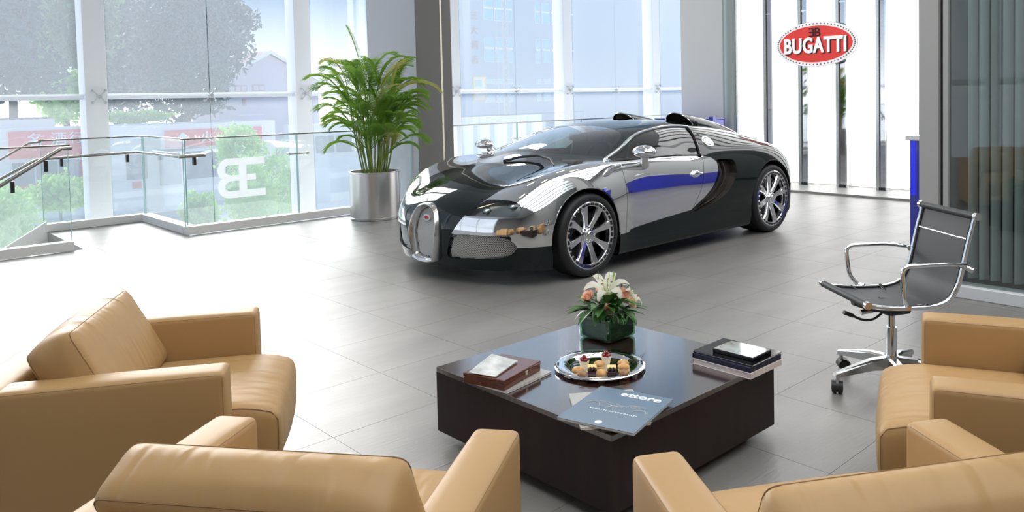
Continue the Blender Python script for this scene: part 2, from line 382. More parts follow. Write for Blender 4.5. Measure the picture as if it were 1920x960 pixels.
# ---------------------------------------------------------------- glass balustrades
MT['railglass'] = glass_mat('rail_glass', (0.965,0.985,0.98), 1.0); MT['glassedge'] = mat('glass_edge', (0.45,0.72,0.68), 0.1, trans=.3)
MT['rail'] = mat('hand_rail', (0.34,0.33,0.30), 0.25, 1.0)
def balustrade(label, a, b, joints=(), z0=.09, z1=1.06, grp=None):
    a, b = Vector((*a, 0)), Vector((*b, 0)); d = (b-a).normalized(); n = Vector((-d.y, d.x, 0)); L = (b-a).length
    rz = math.atan2(d.y, d.x); B = empty('balustrade', a, rz, label, 'balustrade')
    span('kerb', (0, -.06, 0), (L, .06, z0), MT['kerb'], B, .004)
    js = [0]+list(joints)+[L]
    for i in range(len(js)-1):
        g = span('glass_pane', (js[i]+.006, -.006, z0), (js[i+1]-.006, .006, z1-.004), MT['railglass'], B)
        for x in (js[i]+.004, js[i+1]-.010): span('glass_edge', (x, -.0062, z0), (x+.006, .0062, z1-.004), MT['glassedge'], g)
    span('cap_rail', (-.01, -.014, z1-.006), (L+.01, .014, z1+.010), MT['rail'], B, .003)
    return B
BR = balustrade('long glass balustrade with monogram, from the stair gap to the grey column', (3.08, 9.32), (6.04, 9.32), (1.33,))
BR2 = balustrade('glass balustrade seen behind the car, right of the column', (6.65, 9.32), (14.0, 9.32), (1.3, 2.7, 4.1, 5.5))
BL_ = balustrade('glass balustrade at far left, ending at the stair opening', (-4.0, 9.32), (2.0, 9.32), (1.5, 3.0, 4.5))
BM = balustrade('rear glass balustrade along the stair landing', (2.05, 10.9), (3.14, 10.9))
BS = balustrade('short side balustrade joining the landing to the long one', (3.14, 10.88), (3.14, 9.40))
for (B, x) in ((BR, 1.33), (BR2, 1.3), (BR2, 2.7), (BR2, 4.1)):
    V = tube('joint_clamp', [(x-.12, -.035, .82), (x+.12, -.035, .82)], .009, MT['steel'], B, 8)
    for s in (-.12, .12): lathe('clamp_disc', [(.0005,-.03),(.020,-.03),(.020,.0)], MT['steel'], V, 14, c=(x+s, -.012, .82), axis='Y')
# wall-side hand rails
HR = empty('stair_handrail', (2.0, 9.2, 0), 0, 'sloping steel handrail running down the stairs at far left', 'handrail')
tube('rail_tube', [(-2.6,0,-.62),(-.55,0,.745),(-.09,0,1.035),(.0,0,1.035)], .019, MT['rail'], HR, 10)
for x, z in ((-.22,.93),(-.50,.75)): box('rail_bracket', (x, .02, z-.06), (.035,.03,.11), MT['dark_metal'], HR, .004)
HR2 = empty('landing_handrail', (2.05, 10.82, 0), 0, 'thin steel handrail around the stair landing, behind the opening', 'handrail')
tube('rail_tube', round_path([(-3.2,0,-.9),(-.05,0,.85),(1.0,0,.87),(1.0,-1.42,.87),(1.25,-1.60,.875)], .06), .016, MT['rail'], HR2, 10)
for x in (.2,.9): box('rail_bracket', (x, .03, .80), (.03,.05,.10), MT['dark_metal'], HR2, .004)
tube('upper_rail', [(-2.6,.08,-.5),(-.1,.08,1.04),(.02,.08,1.05)], .012, MT['rail'], HR2, 8)
HR3 = empty('short_handrail', (3.0, 9.24, 0), 0, 'short steel handrail end fixed to the glass right of the stair gap', 'handrail')
tube('rail_tube', [(.02,0,.875),(.28,0,.878)], .020, MT['rail'], HR3, 10); box('rail_bracket', (.19, .03, .82), (.03,.05,.10), MT['dark_metal'], HR3, .004)
ST_ = empty('staircase', (2.08, 9.40, 0), 0, 'pale stone stair flight descending to the left behind the glass', 'stairs')
for k in range(12): span('step', (-.28*(k+1), 0, -.165*(k+1)-.16), (-.28*k, 1.45, -.165*(k+1)), MT['kerb'], ST_)
mesh('stringer', [(-.0,1.46,.12),(-3.4,1.46,-1.88),(-3.4,1.46,-2.3),(0,1.46,-.3),(-.0,1.50,.12),(-3.4,1.50,-1.88),(-3.4,1.50,-2.3),(0,1.50,-.3)], [(0,1,2,3),(4,7,6,5),(0,4,5,1),(2,6,7,3),(1,5,6,2),(0,3,7,4)], MT['kerb'], ST_)
# monogram on the long balustrade, read from behind: B then E share a stem
MT['decal'] = mat('white_decal', (0.92,0.94,0.95), 0.5)
MG = empty('monogram', (3.72-3.08, -.012, .585), parent=BR); MG.rotation_euler = (0, 0, 0)
def flat_poly(name, pts, m, parent, y=-.002, t=.002):
    V = [(x, y, z) for x, z in pts]+[(x, y-t, z) for x, z in pts]; n = len(pts)
    return mesh(name, V, [tuple(range(n)), tuple(range(n, 2*n))[::-1]]+[(i, n+i, n+(i+1) % n, (i+1) % n) for i in range(n)], m, parent)
def ringband(cx, cz, rx, rz, w, t0, t1, n=18):
    o = [(cx+rx*math.cos(t), cz+rz*math.sin(t)) for t in np.linspace(t0, t1, n)]
    i = [(cx+(rx-w)*math.cos(t), cz+(rz-w)*math.sin(t)) for t in np.linspace(t1, t0, n)]
    return o+i
n = MT['decal'].node_tree.nodes; l = MT['decal'].node_tree.links; o_ = [x for x in n if x.type == 'OUTPUT_MATERIAL'][0]
t_ = n.new('ShaderNodeBsdfTranslucent'); t_.inputs[0].default_value = (1,1,1,1); mx = n.new('ShaderNodeMixShader'); mx.inputs[0].default_value = .55
l.new(n['Principled BSDF'].outputs[0], mx.inputs[1]); l.new(t_.outputs[0], mx.inputs[2]); l.new(mx.outputs[0], o_.inputs[0])
for (x0, x1, z0, z1) in ((-.03,.06,-.23,.23),(.06,.28,.145,.23),(.06,.28,-.23,-.145),(.06,.17,-.035,.035),(-.14,-.03,.15,.23),(-.14,-.03,-.23,-.15),(-.14,-.03,-.035,.035)):
    flat_poly('monogram_bar', [(x0,z0),(x1,z0),(x1,z1),(x0,z1)], MT['decal'], MG)
for cz in (.0975, -.0975):
    t_s = np.linspace(pi/2, 1.5*pi, 20); V = []
    for t in t_s:
        z_o = cz+.1325*math.sin(t); z_o = max(z_o, .0003) if cz > 0 else min(z_o, -.0003)
        V += [(-.14+.13*math.cos(t), -.002, z_o), (-.14+.05*math.cos(t), -.002, cz+.0525*math.sin(t))]
    mesh('monogram_bowl', V+[(a, -.0035, c) for a, b, c in V], [(2*i, 2*i+1, 2*i+3, 2*i+2) for i in range(19)]+[(40+2*i, 42+2*i, 43+2*i, 41+2*i) for i in range(19)], MT['decal'], MG)
# ================================================================== the car
CAR = empty('sports_car', (4.5285, 5.4066, 0), 0, 'two-tone sports car in polished chrome and dark green, parked in the middle of the showroom', 'car')
MT['green'] = mat('car_green', (0.003,0.008,0.0075), 0.05, 0.0, 0.45)
MT['car_chrome'] = mat('car_chrome', (0.80,0.81,0.82), 0.045, 1.0)
MT['tyre'] = mat('tyre', (0.012,0.012,0.013), 0.55)
MT['rim'] = mat('rim', (0.78,0.78,0.80), 0.12, 1.0)
MT['mesh_metal'] = mat('mesh_metal', (0.70,0.68,0.65), 0.3, 1.0)
MT['carglass'] = glass_mat('car_glass', (0.42,0.50,0.50), 1.6)
MT['lampglass'] = glass_mat('lamp_glass', (0.75,0.8,0.8), 1.6)
MT['duct'] = mat('duct', (0.10,0.085,0.075), 0.25, 0.7)
MT['interior'] = mat('interior', (0.02,0.02,0.022), 0.6)
MT['seatcloth'] = mat('seat_leather', (0.05,0.05,0.052), 0.45)
# control net, one row per station: (s, y, z); s runs back from the front axle, y out to the side
NET = [
 [(-.885,0,.125),(-.875,.18,.125),(-.835,.40,.125),(-.745,.60,.125),(-.63,.77,.125),(-.52,.87,.125),(-.43,.94,.125),(-.36,.965,.125),(-.30,.975,.125),(-.25,.88,.12)],
 [(-.905,0,.22),(-.893,.18,.22),(-.855,.40,.22),(-.765,.61,.22),(-.645,.79,.22),(-.52,.895,.22),(-.41,.955,.21),(-.32,.975,.18),(-.24,.98,.13),(-.2,.88,.12)],
 [(-.925,0,.35),(-.91,.18,.35),(-.865,.40,.35),(-.775,.62,.35),(-.645,.80,.35),(-.505,.92,.34),(-.37,.97,.30),(-.26,.985,.23),(-.17,.985,.13),(-.13,.88,.12)],
 [(-.915,0,.48),(-.90,.18,.48),(-.86,.40,.47),(-.765,.63,.46),(-.625,.82,.46),(-.465,.94,.44),(-.30,.985,.36),(-.18,.99,.25),(-.10,.985,.13),(-.05,.88,.12)],
 [(-.875,0,.595),(-.86,.18,.595),(-.82,.41,.575),(-.72,.64,.565),(-.58,.835,.56),(-.40,.96,.53),(-.22,.995,.41),(-.10,.995,.26),(-.03,.985,.13),(.0,.88,.12)],
 [(-.775,0,.675),(-.765,.19,.675),(-.72,.42,.65),(-.63,.65,.668),(-.50,.84,.682),(-.29,.968,.62),(-.10,1.0,.44),(.0,.998,.27),(.05,.985,.13),(.1,.88,.12)],
 [(-.60,0,.745),(-.59,.20,.745),(-.55,.44,.725),(-.46,.69,.780),(-.34,.855,.795),(-.12,.978,.70),(.06,1.0,.46),(.13,.995,.27),(.18,.98,.13),(.2,.88,.12)],
 [(-.36,0,.80),(-.35,.22,.80),(-.31,.47,.785),(-.24,.73,.850),(-.13,.878,.856),(.07,.985,.725),(.22,.99,.47),(.27,.98,.27),(.3,.965,.13),(.32,.88,.12)],
 [(-.12,0,.845),(-.10,.24,.845),(-.05,.51,.84),(.04,.76,.893),(.13,.892,.884),(.27,.972,.73),(.37,.968,.48),(.41,.96,.28),(.43,.95,.13),(.45,.88,.12)],
 [(.08,0,.905),(.10,.28,.90),(.17,.60,.885),(.26,.81,.897),(.33,.90,.880),(.43,.955,.71),(.50,.95,.48),(.53,.945,.28),(.54,.942,.13),(.55,.88,.12)],
 [(.30,0,.99),(.32,.30,.98),(.40,.72,.925),(.48,.85,.893),(.53,.91,.865),(.60,.948,.69),(.65,.945,.47),(.67,.942,.28),(.67,.94,.13),(.67,.88,.12)],
 [(.58,0,1.08),(.60,.31,1.065),(.66,.715,1.00),(.70,.868,.892),(.73,.918,.858),(.78,.95,.68),(.80,.945,.46),(.80,.942,.28),(.80,.94,.13),(.80,.88,.12)],
 [(.86,0,1.145),(.88,.31,1.13),(.93,.695,1.075),(.97,.872,.892),(.98,.922,.853),(1.0,.955,.67),(1.0,.948,.45),(1.0,.944,.28),(1.0,.94,.13),(1.0,.88,.12)],
 [(1.15,0,1.185),(1.16,.31,1.172),(1.18,.67,1.118),(1.22,.872,.885),(1.22,.925,.845),(1.22,.96,.66),(1.22,.95,.45),(1.22,.946,.28),(1.22,.942,.13),(1.22,.88,.12)],
 [(1.45,0,1.203),(1.45,.31,1.19),(1.45,.645,1.138),(1.45,.87,.875),(1.45,.93,.835),(1.45,.968,.655),(1.45,.958,.45),(1.45,.95,.28),(1.45,.944,.13),(1.45,.88,.12)],
 [(1.75,0,1.20),(1.75,.31,1.186),(1.75,.625,1.135),(1.75,.855,.93),(1.75,.94,.84),(1.75,.98,.66),(1.75,.972,.45),(1.75,.958,.28),(1.75,.948,.13),(1.75,.88,.12)],
 [(2.05,0,1.178),(2.05,.31,1.164),(2.05,.61,1.112),(2.05,.835,.965),(2.05,.95,.85),(2.05,.992,.67),(2.05,.985,.45),(2.05,.965,.28),(2.05,.95,.13),(2.05,.88,.12)],
 [(2.35,0,1.14),(2.35,.31,1.125),(2.35,.59,1.078),(2.35,.82,.965),(2.35,.945,.87),(2.35,.998,.69),(2.35,.995,.46),(2.35,.98,.28),(2.35,.96,.13),(2.35,.88,.12)],
 [(2.65,0,1.085),(2.65,.31,1.07),(2.65,.57,1.03),(2.65,.81,.945),(2.65,.935,.865),(2.65,.998,.70),(2.65,.998,.47),(2.65,.985,.28),(2.65,.97,.13),(2.65,.88,.12)],
 [(2.95,0,1.02),(2.95,.31,1.005),(2.95,.55,.97),(2.95,.79,.905),(2.95,.915,.825),(2.95,.98,.67),(2.95,.99,.46),(2.95,.98,.28),(2.95,.96,.14),(2.95,.88,.13)],
 [(3.22,0,.945),(3.22,.30,.935),(3.21,.52,.905),(3.18,.75,.845),(3.14,.88,.765),(3.10,.955,.62),(3.08,.965,.45),(3.08,.96,.29),(3.08,.945,.17),(3.08,.88,.16)],
 [(3.46,0,.865),(3.46,.28,.855),(3.43,.49,.83),(3.36,.71,.775),(3.28,.83,.70),(3.2,.91,.58),(3.17,.925,.44),(3.16,.92,.30),(3.16,.91,.20),(3.14,.86,.19)],
 [(3.58,0,.77),(3.575,.26,.765),(3.53,.46,.745),(3.43,.66,.69),(3.34,.77,.63),(3.25,.86,.53),(3.22,.885,.42),(3.21,.88,.31),(3.20,.87,.23),(3.18,.83,.22)],
 [(3.59,0,.60),(3.585,.25,.60),(3.54,.44,.585),(3.44,.62,.555),(3.35,.74,.52),(3.27,.82,.47),(3.24,.85,.40),(3.23,.85,.33),(3.22,.84,.26),(3.2,.80,.25)],
 [(3.53,0,.30),(3.525,.25,.30),(3.48,.43,.30),(3.40,.60,.30),(3.32,.71,.30),(3.26,.78,.30),(3.24,.81,.30),(3.23,.82,.29),(3.22,.81,.27),(3.2,.78,.26)],
]
A_ = np.array(NET)
def prefilter(P, ax, mirror):
    P = np.moveaxis(P, ax, 0); d = np.zeros_like(P)
    d[1:-1] = P[2:]-2*P[1:-1]+P[:-2]
    if mirror:
        g = P[1].copy(); g[..., 1] *= -1; d[0] = P[1]-2*P[0]+g
    return np.moveaxis(P-d/6.0, 0, ax)
def bspline(P, ax, sub, mirror):
    P = np.moveaxis(P, ax, 0)
    if mirror: a = P[1].copy(); a[..., 1] *= -1
    else: a = 2*P[0]-P[1]
    b = 2*P[-1]-P[-2]; Q = np.concatenate([a[None], P, b[None]]); out = []
    n = len(P)
    for i in range(n-1):
        for k in range(sub):
            t = k/sub
            out.append(((1-t)**3*Q[i]+(3*t**3-6*t*t+4)*Q[i+1]+(-3*t**3+3*t*t+3*t+1)*Q[i+2]+t**3*Q[i+3])/6)
    i = n-2; out.append((Q[i+1]+4*Q[i+2]+Q[i+3])/6)
    return np.moveaxis(np.array(out), 0, ax)
A_ = prefilter(prefilter(A_, 0, False), 1, True)
SU, SK = 9, 9
G = bspline(bspline(A_, 0, SU, False), 1, SK, True)
nu, nk = G.shape[:2]
G[:, 0, 1] = 0
du = np.gradient(G, axis=0); dk = np.gradient(G, axis=1)
NN = np.cross(dk, du); NN /= (np.linalg.norm(NN, axis=2, keepdims=True)+1e-12)
NN[:, 0, 1] = 0; NN /= (np.linalg.norm(NN, axis=2, keepdims=True)+1e-12)
if NN[nu//2, 0, 2] < 0: NN = -NN
class Pm:
    def __init__(s, V, N, F): s.V, s.N, s.F = V, N, F
V0 = G.reshape(-1, 3); N0 = NN.reshape(-1, 3)
F0 = [(i*nk+j, i*nk+j+1, (i+1)*nk+j+1, (i+1)*nk+j) for i in range(nu-1) for j in range(nk-1)]
HALF = Pm(V0, N0, F0)
BODY_BVH = BVHTree.FromPolygons([Vector((v[0], -v[1], v[2])) for v in V0], F0)
def clip(m, f):
    """split a polygon mesh along f=0; returns (f<0, f>=0)"""
    V = list(m.V); N = list(m.N); cache = {}; A, B = [], []
    neg = f < 0; nl = neg.tolist(); fl = f.tolist()
    def cut(a, b):
        k = (a, b) if a < b else (b, a)
        if k not in cache:
            a, b = k; t = fl[a]/(fl[a]-fl[b]); cache[k] = len(V)
            V.append(m.V[a]*(1-t)+m.V[b]*t); n = m.N[a]*(1-t)+m.N[b]*t; N.append(n/np.linalg.norm(n))
        return cache[k]
    for F in m.F:
        c = sum(nl[i] for i in F)
        if c == len(F): A.append(F); continue
        if c == 0: B.append(F); continue
        pa, pb = [], []
        for i in range(len(F)):
            a, b = F[i], F[(i+1) % len(F)]
            (pa if nl[a] else pb).append(a)
            if nl[a] != nl[b]:
                x = cut(a, b); pa.append(x); pb.append(x)
        if len(pa) > 2: A.append(tuple(pa))
        if len(pb) > 2: B.append(tuple(pb))
    V = np.array(V); N = np.array(N)
    return Pm(V, N, A), Pm(V, N, B)
def compact(m):
    used = sorted({i for F in m.F for i in F}); mp = {a: k for k, a in enumerate(used)}
    return m.V[used], m.N[used], [tuple(mp[i] for i in F) for F in m.F]
def sdf(P, poly):
    poly = np.asarray(poly); d = np.full(len(P), 1e9); ins = np.zeros(len(P), bool); n = len(poly)
    for i in range(n):
        a, b = poly[i], poly[(i+1) % n]; e = b-a; w = P-a
        t = np.clip((w@e)/(e@e+1e-12), 0, 1); q = w-t[:, None]*e; d = np.minimum(d, (q*q).sum(1))
        c = ((a[1] <= P[:, 1]) != (b[1] <= P[:, 1]))
        if a[1] != b[1]:
            xi = a[0]+(P[:, 1]-a[1])/(b[1]-a[1])*e[0]; ins ^= c & (P[:, 0] < xi)
    d = np.sqrt(d); return np.where(ins, -d, d)
def curve2(pts, n=6): return np.array(catmull(pts, n, True))
def side_f(m, poly, ymin=0.5): return np.maximum(sdf(m.V[:, [0, 2]], poly), ymin-m.V[:, 1])
def top_f(m, poly, zmin=0.3): return np.maximum(sdf(m.V[:, [0, 1]], poly), zmin-m.V[:, 2])
def front_f(m, poly, smax=-0.35): return np.maximum(sdf(m.V[:, [1, 2]], poly), m.V[:, 0]-smax)
def emit(m, name, material, parent, side, off=0.0, thick=0.0):
    """side=+1: the car's left flank (towards -y), -1 the right one, 0 both joined across the middle"""
    V, N, F = compact(m)
    if len(F) == 0: return None
    V = V+N*off
    def one(sg):
        S = np.array([1, -sg, 1]); v = V*S; n = N*S
        f = [t[::-1] for t in F] if sg > 0 else list(F)
        return v, n, f
    if side != 0: v, n, f = one(side)
    else:
        v1, n1, f1 = one(1); v2, n2, f2 = one(-1); k = len(v1)
        v = np.concatenate([v1, v2]); n = np.concatenate([n1, n2]); f = f1+[tuple(i+k for i in t) for t in f2]
    # orient so that geometric normals follow n
    t = f[len(f)//2]; g = np.cross(v[t[1]]-v[t[0]], v[t[2]]-v[t[0]])
    if g@n[t[0]] < 0: f = [x[::-1] for x in f]
    return mesh(name, v, f, material, parent, smooth=True, N=n)
GAP = 0.0022
H = HALF
# wheel arches
def circ(cx, cz, r, n=48): return np.array([(cx+r*math.cos(2*pi*i/n), cz+r*math.sin(2*pi*i/n)) for i in range(n)])
ARCH_F, ARCH_R = (-.025, .335, .390), (2.70, .352, .400)
_, H = clip(H, side_f(H, circ(*ARCH_F), 0.62)); _, H = clip(H, side_f(H, circ(*ARCH_R), 0.62))
# below the arches the tyre gap stays open
for (c, z, r) in (ARCH_F, ARCH_R):
    f = np.maximum.reduce([np.abs(H.V[:, 0]-c)-r*0.965, H.V[:, 2]-0.24, 0.62-H.V[:, 1]]); _, H = clip(H, f)
# side glass
WIN = curve2([(.44,.903),(.633,.965),(.886,1.055),(1.085,1.10),(1.378,1.128),(1.60,1.125),(1.70,1.108),(1.672,1.05),(1.61,.95),(1.55,.883),(1.3,.891),(1.0,.896),(.7,.899)])
GLASS_S, H = clip(H, side_f(H, WIN, 0.55))
# windscreen
WSC = curve2([(-.03,-.25),(-.04,.0),(-.02,.25),(.025,.49),(.14,.65),(.24,.79),(.315,.832),(.42,.77),(.574,.685),(.762,.608),(.87,.535),(.93,.40),(.965,.2),(.975,0),(.965,-.2),(.5,-.3)])
GLASS_W, H = clip(H, np.maximum(top_f(H, WSC, .8), -H.V[:, 1]-1e-4))
# headlamp
HLP = np.array([(.422,.5445),(.466,.602),(.508,.652),(.525,.662),(.62,.666),(.73,.660),(.775,.647),(.803,.622),(.812,.60),(.809,.5445)])
LAMP, H = clip(H, front_f(H, HLP, -.40))
# lower intake and horseshoe
INT = curve2([(.262,.215),(.285,.31),(.325,.388),(.45,.402),(.59,.401),(.72,.392),(.79,.355),(.808,.31),(.78,.262),(.71,.228),(.52,.210),(.36,.205)])
INTK, H = clip(H, front_f(H, INT, -.40))
HSHOE = np.array([(.125,.17),(.165,.27),(.182,.36),(.175,.46),(.14,.54),(.10,.585),(.05,.605),(0,.61),(-.05,.605),(-.3,.4),(-.1,.165)])
GRL, H = clip(H, np.maximum(front_f(H, HSHOE, -.5), -H.V[:, 1]-1e-4))
# side duct behind the door
DUCT = curve2([(1.76,.818),(1.90,.818),(2.02,.80),(2.045,.73),(2.03,.64),(1.935,.525),(1.82,.46),(1.62,.395),(1.39,.357),(1.52,.445),(1.62,.51),(1.72,.60),(1.785,.70),(1.79,.77)])
DUCTS, H = clip(H, side_f(H, DUCT, .6))
# chrome zone: in front of the door and on the bumper corners it runs inwards to the bonnet line
BON = np.array([(-1.5,.0),(-1.5,.40),(-.86,.405),(-.825,.43),(-.771,.474),(-.669,.515),(-.564,.545),(-.431,.561),(-.297,.561),(-.156,.542),(-.05,.515),(.027,.492),(.14,.652),(.24,.792),(.315,.834),(.364,.862),(.43,.885),(.50,.92),(.50,-.3),(-1.5,-.3)])
def chrome_f(m):
    s, y, z = m.V.T
    bonnet = sdf(m.V[:, :2], BON)                      # <0 inside the bonnet strip
    bonnet = np.where((z < .55) & (s < -.6), y-(.318+(z-.40)*.72), bonnet); low = 0.312+0*s
    a = np.maximum.reduce([-bonnet, low-z, s-.46, .30-y])
    # inner tip beside the intake: drop the strip under the intake
    a = np.maximum(a, np.where(s < -.42, np.minimum(.400-z, .78-y), -1))
    D = np.array([(.46,.30),(.46,.895),(.9,.895),(1.3,.888),(1.58,.868),(1.70,.845),(1.76,.80),(1.765,.74),(1.73,.655),(1.66,.565),(1.55,.485),(1.42,.42),(1.36,.385),(.9,.352),(.44,.312)])
    b = np.maximum(sdf(m.V[:, [0, 2]], D), .55-y)
    fr = np.array([(.30,.295),(.50,.295),(.50,.90),(.30,.90)])
    c = np.maximum(sdf(m.V[:, [0, 2]], fr), .86-y)
    return np.minimum(np.minimum(a, b), c)
CHR, DRK = clip(H, chrome_f(H))
DOOR = np.array([(.445,.2),(.447,.312),(.473,.548),(.456,.73),(.438,.88),(.43,.92),(1.57,.92),(1.565,.82),(1.54,.70),(1.49,.56),(1.43,.46),(1.35,.37),(1.3,.2)])
fd = side_f(CHR, DOOR, .6)
DOORM, REST = clip(CHR, fd+GAP)
_, REST = clip(REST, side_f(REST, DOOR, .6)-GAP)
SAIL, FEND = clip(REST, 1.0-REST.V[:, 0])
# bumper/fender split line: horizontal crease below the lamp
BUMP, FENDT = clip(FEND, np.maximum(FEND.V[:, 2]-.548, FEND.V[:, 0]+.40))
# dark zones
SILL, DRK2 = clip(DRK, np.maximum.reduce([DRK.V[:, 2]-np.where(DRK.V[:, 0] < .46, .31, .42), -(DRK.V[:, 0]+.0)]))
LIP, DRK2 = clip(DRK2, np.maximum(DRK2.V[:, 2]-.20, DRK2.V[:, 0]-.3))
BONN, DRK3 = clip(DRK2, DRK2.V[:, 0]-np.where(DRK2.V[:, 1] < 5, .28, 0)+0)
REAR, ROOF = clip(DRK3, 1.68-DRK3.V[:, 0])
for m_, nm, mt_ in ((DOORM,'door','car_chrome'),(SAIL,'side_panel','car_chrome'),(FENDT,'fender','car_chrome'),(BUMP,'front_bumper','car_chrome'),
                    (SILL,'side_skirt','green'),(GLASS_S,'side_window','carglass')):
    for sd in (1, -1): emit(m_, nm, MT[mt_], CAR, sd)
emit(BONN, 'bonnet', MT['green'], CAR, 0); emit(LIP, 'front_lip', MT['green'], CAR, 0)
emit(REAR, 'rear_body', MT['green'], CAR, 0); emit(ROOF, 'roof', MT['green'], CAR, 0)
emit(GLASS_W, 'windscreen', MT['carglass'], CAR, 0)
# dark inner skin seen through the shut lines, duct floor, intake backs
SK_, _t = clip(HALF, side_f(HALF, circ(ARCH_F[0], ARCH_F[1], .42), .62)); _, S1 = clip(HALF, side_f(HALF, circ(ARCH_F[0], ARCH_F[1], .41), .6))
_, S1 = clip(S1, side_f(S1, circ(ARCH_R[0], ARCH_R[1], .42), .6)); _, S1 = clip(S1, side_f(S1, WIN, .5)); _, S1 = clip(S1, np.maximum(top_f(S1, WSC, .8), -S1.V[:, 1]-1))
_, S1 = clip(S1, front_f(S1, HLP, -.3)); _, S1 = clip(S1, side_f(S1, DUCT, .6)); _, S1 = clip(S1, front_f(S1, INT, -.3)); _, S1 = clip(S1, np.maximum(front_f(S1, HSHOE, -.5), -1))
for (c, z, r) in (ARCH_F, ARCH_R):
    f = np.maximum.reduce([np.abs(S1.V[:, 0]-c)-r, S1.V[:, 2]-0.24, 0.6-S1.V[:, 1]]); _, S1 = clip(S1, f)
emit(S1, 'inner_skin', MT['black'], CAR, 0, off=-.012)
for sd in (1, -1):
    d = emit(DUCTS, 'side_duct', MT['duct'], CAR, sd, off=-.07)
    # duct side walls
    bd = DUCT[::2]; Vd = []; Fd = []
    for i, (s, z) in enumerate(bd):
        h = BODY_BVH.ray_cast(Vector((s, -2, z)), Vector((0, 1, 0)))
        y = h[0].y if h[0] else -.95
        Vd += [(s, (y)*sd, z), (s, (y+.075)*sd, z)]
    n = len(bd)
    for i in range(n): j = (i+1) % n; Fd.append((2*i, 2*j, 2*j+1, 2*i+1))
    mesh('duct_wall', Vd, Fd, MT['duct'], d, smooth=False)
    # curved vanes in the duct
    for t in (0.45,):
        inner = [(1.785,.79),(1.775,.70),(1.72,.60),(1.62,.50),(1.50,.43),(1.40,.375)]; outer = [(1.955,.80),(2.01,.66),(1.94,.54),(1.82,.46),(1.62,.395),(1.42,.367)]
        P = []
        for a, b in zip(inner, outer):
            s = a[0]*(1-t)+b[0]*t; z = a[1]*(1-t)+b[1]*t
            h = BODY_BVH.ray_cast(Vector((s, -2, z)), Vector((0, 1, 0))); P.append((s, (h[0].y+.035)*sd, z))
        tube('duct_vane', catmull(P, 5), .007, MT['duct'], d, 6, flat=3)
def lattice(name, outline, surf, m, parent, pitch=.013, w=.0016, off=-.012, plane='yz', sdn=(1,)):
    """woven wire grille: two sets of crossing wires following the body surface inside an outline (2-D)"""
    V, F = [], []; P = np.asarray(outline); lo = P.min(0); hi = P.max(0); step = .012
    for sg in (1, -1):
        for dgn in (1, -1):
            c = -2.0
            span_ = (hi-lo).sum()
            k = int(span_/pitch)+2
            for i in range(k):
                # line: b = dgn*a*1.2 + c
                line = []
                for t in np.arange(lo[0], hi[0]+step, step):
                    a = t; b = dgn*1.3*(a-lo[0])+(lo[1]+(i*pitch*1.6-(hi[0]-lo[0])*1.3 if dgn > 0 else i*pitch*1.6))
                    line.append((a, b))
                L = np.array(line); ins = sdf(L, P) < .001; run = []
                for q, ok in list(zip(line, ins))+[((0, 0), False)]:
                    if ok:
                        h = surf(q[0]*sg, q[1])
                        if h is not None: run.append(h+Vector((-off, 0, 0)))
                    else:
                        if len(run) > 1: tube_data(run, w, 4, cap=False, V=V, F=F)
                        run = []
        if sg == 1 and len(sdn) == 1 and sdn[0] == 0: break
    o = mesh(name, V, F, m, parent, smooth=True); o['kind'] = 'stuff'; return o
BODY_BVH2 = BVHTree.FromPolygons([Vector((v[0], v[1], v[2])) for v in V0]+[Vector((v[0], -v[1], v[2])) for v in V0], F0+[tuple(i+len(V0) for i in f) for f in F0])
def front_hit(y, z):
    h = BODY_BVH2.ray_cast(Vector((-2, y, z)), Vector((1, 0, 0))); return h[0]
lattice('intake_mesh', INT, front_hit, MT['mesh_metal'], CAR, pitch=.011, w=.0022, off=-.03)
for sd in (1, -1): emit(INTK, 'intake_liner', MT['black'], CAR, sd, off=-.10)
# horseshoe grille: frame proud of the bumper, mesh set back, oval badge
GR = empty('grille', parent=CAR)
full = [(y, z) for y, z in ((.135,.170),(.165,.27),(.182,.36),(.175,.46),(.145,.54),(.10,.585),(.05,.605),(0,.61))]
full = full+[(-y, z) for y, z in full[::-1][1:]]
ring = catmull([(y, z) for y, z in full], 4)+[np.array((-.05, .152)), np.array((.05, .152))]
def ring_strip(name, r0, r1, x0, x1, m):
    V = []; F = []; n = len(ring); c = np.array((0, .385))
    for (y, z) in ring:
        p = np.array((y, z)); q = c+(p-c)*r1; p = c+(p-c)*r0
        V += [(front_hit(0, min(max(z,.15),.6)).x*0+x0+.16*max(0, z-.40)**1.2, p[0], p[1]), (x1+.16*max(0, z-.40)**1.2, q[0], q[1])]
    for i in range(n): j = (i+1) % n; F.append((2*i, 2*j, 2*j+1, 2*i+1))
    return mesh(name, V, F, m, GR, smooth=True)
V = []; F = []; n = len(ring); c = np.array((0, .385)); prof = [(1.04, .03), (1.04, -.028), (1.0, -.040), (.97, -.040), (.87, -.012), (.85, .020), (.85, .05)]
for (y, z) in ring:
    for (k, x) in prof:
        q = c+(np.array((y, z))-c)*np.array((k-(1-k)*.2 if k < 1 else k, k)); V.append((-.915+x+.42*max(0, z-.36)**1.5+.25*max(0,.28-z)*0, q[0], q[1]))
m_ = len(prof)
for i in range(n):
    j = (i+1) % n
    for a in range(m_-1): F.append((i*m_+a, i*m_+a+1, j*m_+a+1, j*m_+a))
mesh('grille_frame', V, F, MT['brushed_light'] if 'brushed_light' in MT else MT['steel'], GR, smooth=True, sharp=50)
inr = np.array([c+(np.array(p)-c)*np.array((.82,.87)) for p in ring])
def grill_hit(y, z): return Vector((-.895+.42*max(0, z-.36)**1.5, y, z))
lattice('grille_mesh', inr, grill_hit, MT['mesh_metal'], GR, pitch=.0075, w=.0016, off=0, sdn=(0,))
mesh('grille_back', [(-.86+.42*max(0, z-.36)**1.5, y*1.02, z) for y, z in inr], [tuple(range(len(inr)))], MT['black'], GR)
